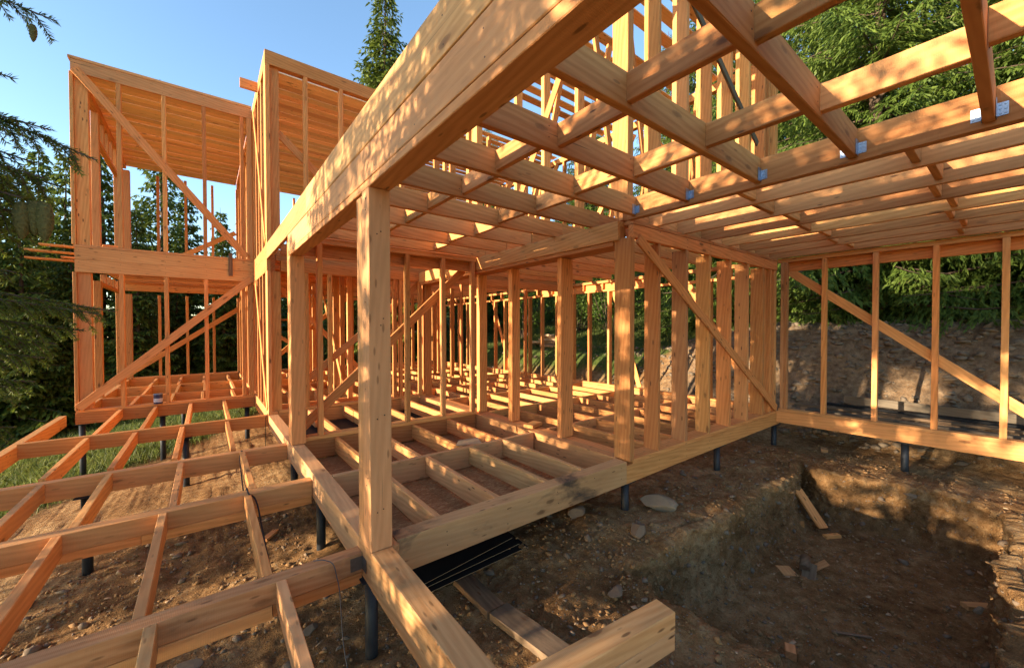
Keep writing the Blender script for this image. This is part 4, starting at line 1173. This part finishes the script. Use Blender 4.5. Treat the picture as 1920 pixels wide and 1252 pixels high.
# ================================================================== GROUND LITTER
def stone_mesh(rg, n, pts_, smin, smax, flat=0.6, mat=STONE, name='gravel', power=2.5, sink=0.3):
    """many small broken stones in one mesh"""
    pts = [q[:2] for q in pts_]
    ico = bmesh.new(); bmesh.ops.create_icosphere(ico, subdivisions=1, radius=1.0)
    bv = np.array([v.co[:] for v in ico.verts]); bf = np.array([[v.index for v in q.verts] for q in ico.faces]); ico.free()
    V, F = [], []
    for i, (x, y) in enumerate(pts):
        s = smin + (smax - smin) * rg.random() ** power
        v = bv * (1 + rg.uniform(-0.45, 0.30, (len(bv), 1))) + rg.normal(0, 0.10, bv.shape)
        v = v * np.array([s * rg.uniform(0.7, 1.4), s * rg.uniform(0.6, 1.1), s * flat * rg.uniform(0.6, 1.2)])
        a = rg.uniform(0, 6.28); c, s2 = math.cos(a), math.sin(a)
        v = np.stack([v[:, 0] * c - v[:, 1] * s2, v[:, 0] * s2 + v[:, 1] * c, v[:, 2]], 1)
        ta = rg.normal(0, 0.25); v = np.stack([v[:, 0], v[:, 1] * math.cos(ta) - v[:, 2] * math.sin(ta), v[:, 1] * math.sin(ta) + v[:, 2] * math.cos(ta)], 1)
        V.append(v); F.append(bf + i * len(bv))
    V = np.array(V); P = np.array(pts)
    hz = height(P[:, 0], P[:, 1])
    hz = np.array([q[2] if len(q) > 2 else h for q, h in zip(pts_, hz)])
    ext = V[:, :, 2].max(1)
    V = V + np.stack([P[:, 0], P[:, 1], hz + ext * (1 - 2 * sink)], 1)[:, None, :]
    me = np_mesh(name, V.reshape(-1, 3), np.concatenate(F)); me.materials.append(mat); return me
rg = np.random.default_rng(77)
def scat(n, x0, x1, y0, y1, cl=0.5):
    out = []
    while len(out) < n:
        x, y = rg.uniform(x0, x1), rg.uniform(y0, y1)
        d = 0.5 + 0.5 * float(fbm(np.array([x]), np.array([y]), 0.8, 2, 31.0)[0]) * 2
        if rg.random() < cl + (1 - cl) * d: out.append((x, y))
    return out
pts = scat(1500, -2.0, 8.8, -0.3, 6.2) + scat(700, 2.9, 7.3, -0.1, 2.3) + scat(700, 0.9, 3.2, 1.2, 4.0) + scat(900, -1.6, 0.8, 1.2, 6.0)
tag(link('gravel', stone_mesh(rg, 0, pts, 0.004, 0.024, power=3.0), STONE), 'small grey and brown stones scattered over the bare soil', 'gravel', kind='stuff')
pts = scat(3800, 9.0, 11.9, -1.5, 8.0) + scat(500, 9.6, 12.0, 8.0, 15.0)
tag(link('rubble', stone_mesh(rg, 0, pts, 0.010, 0.11, 0.6, power=3.6, mat=STONER, sink=0.40), STONER), 'broken stone rubble covering the cut bank behind the stud wall', 'rubble', kind='stuff')
pts = scat(70, 2.6, 7.4, -0.1, 3.0) + scat(90, 0.9, 8.0, 2.0, 3.5) + scat(140, -1.8, 0.8, 1.5, 6.0)
tag(link('loose_stones', stone_mesh(rg, 0, pts, 0.015, 0.06, 0.6, power=2.4), STONE), 'fist-sized loose stones lying on the soil', 'stones', kind='stuff')
# chips and slivers of sawn wood
def chip_mesh(pts, lmin, lmax):
    V = []; 
    for (x, y) in pts:
        z = gz_[(x, y)] + 0.006
        L = lmin + (lmax - lmin) * rg.random() ** 2.6; W = L * rg.uniform(0.10, 0.8); T = 0.0018
        a = rg.uniform(0, 6.28); c, s = math.cos(a), math.sin(a); ti = rg.normal(0, 0.25)
        q = []
        for (p_, q_, r_) in ((-1,-1,-1),(1,-1,-1),(1,1,-1),(-1,1,-1),(-1,-1,1),(1,-1,1),(1,1,1),(-1,1,1)):
            lx, ly, lz = p_*L/2*rg.uniform(0.8, 1), q_*W/2*rg.uniform(0.7, 1), r_*T
            q.append((x + lx*c - ly*s, y + lx*s + ly*c, z + lz + lx*math.sin(ti)))
        V.append(q)
    n = len(V); base = np.array([(0,3,2,1),(4,5,6,7),(0,1,5,4),(1,2,6,5),(2,3,7,6),(3,0,4,7)])
    F = (base[None] + (np.arange(n) * 8)[:, None, None]).reshape(-1, 4)
    return np_mesh('wood_chips', np.array(V).reshape(-1, 3), F)
pts = scat(3600, 2.6, 8.6, -0.2, 2.7, 0.3) + scat(2400, 0.9, 3.4, 0.9, 3.8, 0.3) + scat(2600, -1.9, 0.8, 1.1, 6.0, 0.3)
wl = PITV[rg.integers(6 * nP, len(PITV), 3000)]
pts = pts + [tuple(q) for q in wl[:2400]]
tag(link('pit_wall_stones', stone_mesh(rg, 0, [tuple(q) for q in wl[2400:2680]], 0.012, 0.055, 0.8, mat=STONE, name='pit_wall_stones', power=2.4, sink=0.6), STONE), 'stones stuck in the cut earth walls of the pit', 'stones', kind='stuff')
tag(link('soil_clods', stone_mesh(rg, 0, pts, 0.004, 0.030, 0.7, mat=CLOD, name='soil_clods', power=3.5, sink=0.35), CLOD), 'crumbs and clods of loose brown soil', 'soil clods', kind='stuff')
pts = scat(420, 2.7, 7.3, 0.0, 2.4) + scat(250, 0.9, 8.4, 0.5, 4.0) + scat(380, -1.8, 0.8, 1.2, 6.5)
A = np.array(pts); hz = height(A[:, 0], A[:, 1]); gz_ = {p: h for p, h in zip(pts, hz)}
cm = chip_mesh(pts, 0.005, 0.06); cm.materials.append(CHIPS)
tag(link('wood_chips', cm, CHIPS), 'pale wood chips and splinters strewn over the soil', 'wood chips', kind='stuff')
# grass
def grass_mesh(pts, hmin, hmax):
    A = np.array(pts); n = len(A); hz = height(A[:, 0], A[:, 1])
    a = rg.uniform(0, 6.283, n); hgt = rg.uniform(hmin, hmax, n); w_ = rg.uniform(0.004, 0.010, n)
    lean = rg.normal(0, 0.35, (n, 2))
    B = np.stack([A[:, 0], A[:, 1], hz - 0.01], 1); S = np.stack([np.cos(a), np.sin(a), a * 0], 1) * w_[:, None]
    M_ = B + np.stack([lean[:, 0] * hgt * 0.4, lean[:, 1] * hgt * 0.4, hgt * 0.6], 1)
    Tp = B + np.stack([lean[:, 0] * hgt * 1.1, lean[:, 1] * hgt * 1.1, hgt], 1)
    V = np.stack([B - S, B + S, M_ + S * 0.7, Tp, M_ - S * 0.7], 1)
    F = np.arange(n * 5).reshape(-1, 5)
    return np_mesh('grass', V.reshape(-1, 3), F)
def grass_pts(n, x0, x1, y0, y1, seedn):
    x = rg.uniform(x0, x1, n); y = rg.uniform(y0, y1, n)
    nz = 0.5 * fbm(x, y, 1.1, 4, 21.0)
    tr_ = sstep(-0.2, 0.25, x - (11.75 - 1.5 * sstep(4.5, 8, y)) + nz)
    tl_ = np.maximum(sstep(0.0, 0.8, -x - 2.3 + (y - 8.2) * 0.7 + nz), sstep(0.0, 1.0, -3.2 - x + nz)) * sstep(9.0, 6.5, x)
    k = rg.random(n) < np.maximum(tr_, tl_)
    return np.stack([x[k], y[k]], 1)
G = np.concatenate([grass_pts(60000, -5.0, 2.5, 3.0, 15, 0), grass_pts(22000, -9, 8, 14, 26, 0), grass_pts(30000, 11, 19, -5, 22, 0)])
gm2 = grass_mesh(G, 0.06, 0.20); gm2.materials.append(GRASSB)
tag(link('grass', gm2, GRASSB), 'rough green grass on the slopes around the frame', 'grass', kind='stuff')

# ================================================================== LOOSE THINGS
def thing_mesh(name, me, mat, label, cat, group=None, M=None):
    o = link(name, me, mat, None, M); return tag(o, label, cat, group)
def loose_board(name, p0, p1, w_, h_, label, cat='board', group=None, mat=None, up=(0, 0, 1)):
    p0, p1 = Vector(p0), Vector(p1)
    o = bar(name, p0, p1, w_, h_, None, mat or WOOD, up); return tag(o, label, cat, group)
def on_ground(x, y, dz=0.0): return Vector((x, y, gz(x, y) + dz))

# short double beam lying across in front of the camera
o = empty('loose_beam', (1.45, 1.2, -0.2), 'short thick sawn beam jutting into the lower middle foreground, its cut end facing right', 'beam')
d = Vector((1.926 - 1.086, 1.205 - 1.303, 0)).normalized(); n_ = Vector((-d.y, d.x, 0))
c0 = Vector((1.92, 1.146, 0)); c1 = c0 - d * 0.933
bar('plank', c1 + Vector((0, 0, -0.049)), c0 + Vector((0, 0, -0.049)), 0.122, 0.098, o, WOODW)
bar('plank', c1 + Vector((0, 0, -0.152)), c0 + Vector((0, 0, -0.152)), 0.118, 0.102, o, WOODW)

# two dirty planks on the ground and the stack of black sheets
g1 = -0.70
loose_board('plank', on_ground(1.78, 3.03, 0.035), on_ground(1.775, 2.50, 0.035), 0.17, 0.05, 'shorter dirty plank on the soil, its far end under the black sheets', group='dirty planks', mat=WOODD)
loose_board('plank', on_ground(1.79, 2.485, 0.04), on_ground(1.86, 1.45, 0.045), 0.185, 0.055, 'longer dirty plank on the soil, running towards the loose beam end', group='dirty planks', mat=WOODD)
def sheet(pts, z, t, name, label):
    bm = bmesh.new(); vs = [bm.verts.new((p[0], p[1], z + (p[2] if len(p) > 2 else 0))) for p in pts]
    fc = bm.faces.new(vs); ex = bmesh.ops.extrude_face_region(bm, geom=[fc])
    for v in [q for q in ex['geom'] if isinstance(q, bmesh.types.BMVert)]: v.co.z += t
    bmesh.ops.recalc_face_normals(bm, faces=bm.faces)
    me = bpy.data.meshes.new(name); bm.to_mesh(me); bm.free()
    me.materials.append(BLACK); me.materials.append(CHIPS)
    for p in me.polygons:
        if p.normal.x > 0.5 or p.normal.y < -0.5: p.material_index = 1
    o = bpy.data.objects.new(name, me); COL.objects.link(o); return tag(o, label, 'sheet', 'black faced sheets')
zb_ = gz(1.9, 3.2) + 0.045
sheet([(1.30, 2.97), (2.50, 2.97, 0.02), (2.53, 3.55, 0.02), (1.30, 3.6)], zb_, 0.003, 'black_sheet', 'lowest black faced sheet on the soil under the front floor beam')
sheet([(1.22, 3.02), (2.44, 3.03, 0.03), (2.50, 3.60, 0.03), (1.25, 3.65)], zb_ + 0.014, 0.003, 'black_sheet', 'middle black faced sheet of the stack under the front floor beam')
sheet([(1.28, 3.0, 0.03), (2.40, 3.10, 0.055), (2.44, 3.66, 0.055), (1.3, 3.68, 0.03)], zb_ + 0.03, 0.003, 'black_sheet', 'topmost black faced sheet, tilted, under the front floor beam')

# boulder and named stones
def rock(x, y, sx, sy, sz, seed, label, mat=STONEP, group=None, sink=0.25, rz=0.0):
    bm = bmesh.new(); bmesh.ops.create_icosphere(bm, subdivisions=3, radius=1.0)
    g_ = np.random.default_rng(seed); o3 = g_.uniform(0, 50, 3)
    pl = g_.normal(0, 1, (9, 3)); pl /= np.linalg.norm(pl, axis=1)[:, None]; pd = g_.uniform(0.42, 0.78, 9)
    for v in bm.verts:
        c = np.array(v.co)
        for a, d_ in zip(pl, pd):
            e = c @ a - d_
            if e > 0: c = c - a * e * 0.98
        c = c * (1 + 0.05 * float(vnoise(np.array([c[0] * 4 + o3[0]]), np.array([c[1] * 4 + o3[1]]), c[2] * 4 + o3[2])[0]))
        v.co = Vector((c[0] * sx, c[1] * sy, c[2] * sz))
    me = bpy.data.meshes.new('rock'); bm.to_mesh(me); bm.free(); me.materials.append(mat)
    return thing_mesh('rock', me, mat, label, 'rock', group, Matrix.Translation((x, y, gz(x, y) + sz * (1 - 2 * sink))) @ Matrix.Rotation(rz, 4, 'Z'))
rock(4.08, 2.55, 0.24, 0.17, 0.095, 5, 'large flat pale boulder on the soil right of the corner pile', rz=-0.9)
rock(3.25, 3.05, 0.14, 0.11, 0.07, 6, 'dark stone on the soil left of the corner pile under the front beam', STONE)
rock(3.45, 2.35, 0.13, 0.10, 0.09, 8, 'angular grey stone on the rim of the pit below the boulder', STONE, rz=0.5)
rock(2.62, 2.0, 0.10, 0.08, 0.05, 12, 'half-buried stone on the left rim of the pit', STONE, rz=1.2)
rock(-0.13, 3.65, 0.10, 0.055, 0.035, 9, 'long flat stone in the shade between the first two terrace beams', STONE, rz=-0.3)
rock(0.62, 3.35, 0.085, 0.05, 0.035, 10, 'flat grey stone beside the pile of the second terrace beam', STONE, rz=0.7)
rock(-0.62, 3.3, 0.07, 0.06, 0.05, 11, 'small pale stone on the sunlit soil between the terrace joists', STONEP)
rock(5.9, 0.22, 0.05, 0.05, 0.05, 13, 'small round yellowish stone near the right rim of the pit', STONEP)

# wood offcuts in and around the pit
def offcut(x, y, L, w_, h_, rz, label, tilt=0.0, mat=None, dz=0.0, name='wood_offcut'):
    me = timber_mesh(name, L, w_, h_, rough=0.0008, seg=2)
    Mx = Matrix.Translation((x, y, gz(x, y) + h_ / 2 + dz)) @ Matrix.Rotation(rz, 4, 'Z') @ Matrix.Rotation(-tilt, 4, 'Y')
    return thing_mesh(name, me, mat or WOOD, label, 'offcut', 'wood offcuts on the soil', Mx)
offcut(3.86, 1.16, 0.11, 0.075, 0.065, 0.4, 'small square wood block on the pit floor, nearest the loose beam end', mat=WOODW)
offcut(4.42, 1.93, 0.11, 0.07, 0.06, -0.7, 'small wood block on the pit floor below the left pit wall', mat=WOODW)
offcut(5.97, 0.23, 0.24, 0.08, 0.045, -0.75, 'longer flat wood offcut near the right rim of the pit', mat=WOODW)
offcut(4.16, 0.55, 0.24, 0.10, 0.06, -0.4, 'wood offcut cut by the lower edge of the picture in the pit', mat=WOODD)
offcut(6.72, 1.80, 0.55, 0.14, 0.03, 1.10, 'plank leaning on the far corner of the pit', tilt=0.75, dz=0.20, name='leaning_plank')
offcut(6.55, 1.86, 0.15, 0.08, 0.06, 0.3, 'wood block at the foot of the leaning plank in the pit corner')
offcut(6.50, 1.50, 0.22, 0.07, 0.04, -0.5, 'sunlit wood block just below the leaning plank')
offcut(8.3, 2.03, 0.16, 0.09, 0.05, 0.3, 'wood block on the ground under the right wall, left of the pile', mat=WOODW)
offcut(5.30, 1.42, 0.20, 0.13, 0.012, 0.2, 'thin bent board scrap standing in the heap on the pit floor', tilt=0.5, dz=0.04, mat=WOODD)
offcut(5.45, 1.38, 0.22, 0.10, 0.012, -0.9, 'second thin board scrap leaning in the heap on the pit floor', tilt=0.6, dz=0.06, mat=WOODW)
offcut(5.18, 1.60, 0.18, 0.15, 0.012, 0.8, 'thin board scrap lying flat behind the heap on the pit floor', mat=WOODW)
thing_mesh('tube_scrap', tube_mesh('tube_scrap', [on_ground(5.28, 1.46, 0.06), on_ground(5.46, 1.50, 0.10)], 0.05, 16), WOODD, 'short dark round tube in the scrap heap on the pit floor', 'tube')
offcut(2.45, 0.95, 0.10, 0.06, 0.04, 0.9, 'small wood chip block on the rim of the pit at the lower edge', mat=WOODW)
for (x, y, L, rz, lb) in ((4.55, 0.90, 0.30, -0.9, 'long dark splinter of bark on the pit floor below the centre'), (4.05, 0.25, 0.22, 0.9, 'thin curved light splinter near the lower right of the pit')):
    offcut(x, y, L, 0.025, 0.012, rz, lb, mat=WOODD if 'dark' in lb else WOODW, name='splinter')

offcut(0.62, 2.45, 0.10, 0.035, 0.02, 0.5, 'small wood scrap on the soil left of the near pile', mat=WOODW)
offcut(0.48, 2.30, 0.08, 0.04, 0.015, 1.4, 'tiny reddish wood scrap on the soil below the nearest terrace joist')
offcut(-0.30, 3.45, 0.17, 0.06, 0.03, 0.2, 'flat board scrap on the soil between the first two terrace beams', mat=WOODW)
offcut(0.55, 5.2, 0.22, 0.07, 0.03, 0.9, 'wood scrap on the shaded soil under the porch side of the terrace')
# on the porch floor
o = bar('wood_offcut', (3.69, 4.38, 0.045), (3.98, 4.50, 0.032), 0.15, 0.05, None, WOOD)
tag(o, 'short thick board offcut lying on the porch floor beam beside the middle post', 'offcut')
o = bar('wood_offcut', (3.44, 4.32, 0.012), (3.63, 4.58, 0.02), 0.02, 0.02, None, WOOD)
tag(o, 'thin square stick beside the board offcut on the porch floor beam', 'stick')
bm = bmesh.new()
vs = [bm.verts.new(p) for p in ((2.46, 4.33, 0.0), (2.78, 4.22, 0.003), (2.86, 4.45, 0.012), (2.60, 4.50, 0.006))]
bm.faces.new(vs); me = bpy.data.meshes.new('veneer_scrap'); 
ex = bmesh.ops.extrude_face_region(bm, geom=bm.faces[:]); [setattr(q.co, 'z', q.co.z + 0.003) for q in ex['geom'] if isinstance(q, bmesh.types.BMVert)]
bmesh.ops.recalc_face_normals(bm, faces=bm.faces)
bm.to_mesh(me); bm.free()
thing_mesh('veneer_scrap', me, CHIPS, 'pale thin scrap lying across a floor joist inside the porch', 'scrap')

# cables on the terrace
def cable(pts, rad, mat, label, name='cable'):
    P = [Vector(p) for p in pts]; out = []
    for i in range(len(P) - 1):
        p0 = P[max(i-1, 0)]; p1 = P[i]; p2 = P[i+1]; p3 = P[min(i+2, len(P)-1)]
        for k in range(6):
            t = k / 6
            out.append(0.5 * ((2*p1) + (-p0 + p2)*t + (2*p0 - 5*p1 + 4*p2 - p3)*t*t + (-p0 + 3*p1 - 3*p2 + p3)*t**3))
    out.append(P[-1])
    thing_mesh(name, tube_mesh(name, out, rad, 7), mat, label, 'cable')
cable([(0.345, 6.02, -0.07), (0.318, 5.985, -0.12), (0.31, 5.2, -0.35), (0.295, 4.58, -0.066), (0.30, 4.42, -0.07), (0.36, 4.36, -0.16), (0.40, 3.8, -0.5), (0.50, 3.4, -0.86), (0.62, 3.2, -0.88)], 0.007, CABLE, 'black cable hanging over the second and third terrace beams')
cable([(0.545, 2.86, -0.062), (0.60, 2.82, -0.058), (0.645, 2.765, -0.075), (0.665, 2.755, -0.16), (0.675, 2.72, -0.26), (0.66, 2.55, -0.55), (0.70, 2.35, -0.83), (0.76, 2.25, -0.86)], 0.0035, WIRE, 'thin grey wire hooked over the nearest terrace beam left of the post', 'wire')
cable([(0.83, 8.0, 0.0), (0.80, 8.02, -0.12), (0.79, 8.0, -0.6), (0.7, 7.9, -1.0)], 0.005, CABLE, 'thin dark wire hanging by the corner post of the house', 'wire')

# paint can on the tower sill
o = empty('paint_can', (-0.755, 10.37, 0.006), 'dark blue paint can with a pale label on the sill of the left tower', 'can')
CANM = flat_mat('can_blue', (0.03, 0.035, 0.09), 0.35, 0.3, 0.2); CANL = flat_mat('can_label', (0.42, 0.42, 0.47), 0.5, 0, 0.2)
def ring(name, r0, z0, z1, mat, r1=None, n=24):
    V, F = [], []
    prof = [(r0 * 0.99, z0), (r0, z0 + 0.004), (r1 or r0, z1 - 0.004), ((r1 or r0) * 0.98, z1)]
    for (a, z) in prof:
        for k in range(n): V.append((-0.755 + a * math.cos(6.283 * k / n), 10.37 + a * math.sin(6.283 * k / n), 0.006 + z))
    for i in range(3):
        for k in range(n): F.append((i*n + k, i*n + (k+1) % n, (i+1)*n + (k+1) % n, (i+1)*n + k))
    F.append(tuple(reversed(range(n)))); F.append(tuple(range(3*n, 4*n)))
    me = bpy.data.meshes.new(name); me.from_pydata(V, [], F); me.update(); link(name, me, mat, o)
ring('body', 0.068, 0.0, 0.185, CANM); ring('lid', 0.071, 0.186, 0.196, ZINC); ring('label', 0.0692, 0.035, 0.11, CANL)

# boards on the upper tower floor
for i, (x0, x1, y, z, lb) in enumerate(((-2.62, 0.3, 11.25, 2.80, 'lowest board sticking out left of the tower at the upper floor'),
                                      (-2.58, 0.3, 11.05, 2.92, 'middle board sticking out left of the tower at the upper floor'),
                                      (-2.36, 0.6, 10.85, 3.01, 'topmost board sticking out left of the tower at the upper floor'),
                                      (-2.20, 0.4, 11.40, 2.87, 'short rear board sticking out left of the tower at the upper floor'))):
    loose_board('board', (x0, y + 0.05, z), (x1, y, z - 0.06), 0.15, 0.032, lb, group='boards stored on the upper tower floor')
for i, lb in enumerate(('lowest board end of the little stack by the upper tower stud', 'second board end of the little stack by the upper tower stud', 'top board end of the little stack by the upper tower stud')):
    loose_board('board', (-1.66 + 0.02 * i, 11.3, 3.045 + 0.042 * i), (-1.26 - 0.03 * i, 11.35, 3.045 + 0.042 * i), 0.30, 0.038, lb, group='little board stack')

# long boards outside the right wall
LB = ((8.62, 2.7, -1.9, -0.30, 'first long board on the ground behind the right wall, nearest to it', WOODD), (8.78, 2.6, -1.9, -0.22, 'second long board of the pile behind the right wall', WOODG), (8.92, 2.75, -1.9, -0.16, 'third long board of the pile behind the right wall', WOODD),
      (9.05, 2.5, -1.9, -0.09, 'fourth long board of the pile behind the right wall', WOODG), (9.18, 2.8, -1.9, -0.03, 'fifth long board of the pile behind the right wall', WOODD), (9.30, 2.3, -1.9, 0.03, 'sixth long dark board of the pile behind the right wall', BLACK))
for (x, ya, yb, z, lb, mt) in LB:
    loose_board('long_board', (x, ya, max(z, gz(x, ya) + 0.03)), (x + 0.05, yb, max(z, gz(x, yb) + 0.03)), 0.11, 0.04, lb, group='long boards behind the right wall', mat=mt)
loose_board('long_board', (9.25, 1.97, 0.16), (9.32, -1.9, 0.12), 0.03, 0.14, 'pale wide board on edge behind the right wall, lying on the dark boards', mat=WOODG)

# pale slabs stacked on the slope behind the house
for i, (dx, dy, dz, L, rz, lb) in enumerate(((0, 0, 0.10, 0.9, 1.9, 'lowest pale slab of the heap on the slope behind the house'), (0.1, 0.15, 0.22, 0.8, 1.6, 'second pale slab of the heap on the slope behind the house'), (-0.05, 0.1, 0.33, 0.75, 2.2, 'third pale slab of the heap on the slope behind the house'),
                                          (0.15, -0.3, 0.14, 0.7, 1.2, 'pale slab at the near side of the heap on the slope'), (0.0, 0.55, 0.16, 0.8, 2.0, 'pale slab at the far side of the heap on the slope'), (0.05, 0.05, 0.44, 0.6, 1.7, 'topmost pale slab of the heap on the slope behind the house'))):
    x, y = 11.6 + dx, 12.3 + dy
    me = timber_mesh('wood_slab', L, 0.32, 0.09, 0.008)
    thing_mesh('wood_slab', me, CHIPS, lb, 'slab', 'pale slab heap on the slope', Matrix.Translation((x, y, gz(x, y) + dz)) @ Matrix.Rotation(rz, 4, 'Z') @ Matrix.Rotation(0.15 * (i - 2), 4, 'X'))
# white battens leaning near the right wall at the back
for i, (y, lb) in enumerate(((4.9, 'white sunlit batten lying outside behind the front wall studs, nearer one'), (6.9, 'white sunlit batten lying outside behind the front wall studs, farther one'))):
    loose_board('batten', (9.4, y, gz(9.4, y) + 0.10), (9.5, y + 1.6, gz(9.5, y + 1.6) + 0.12), 0.08, 0.05, lb, group='white battens', mat=CHIPS)
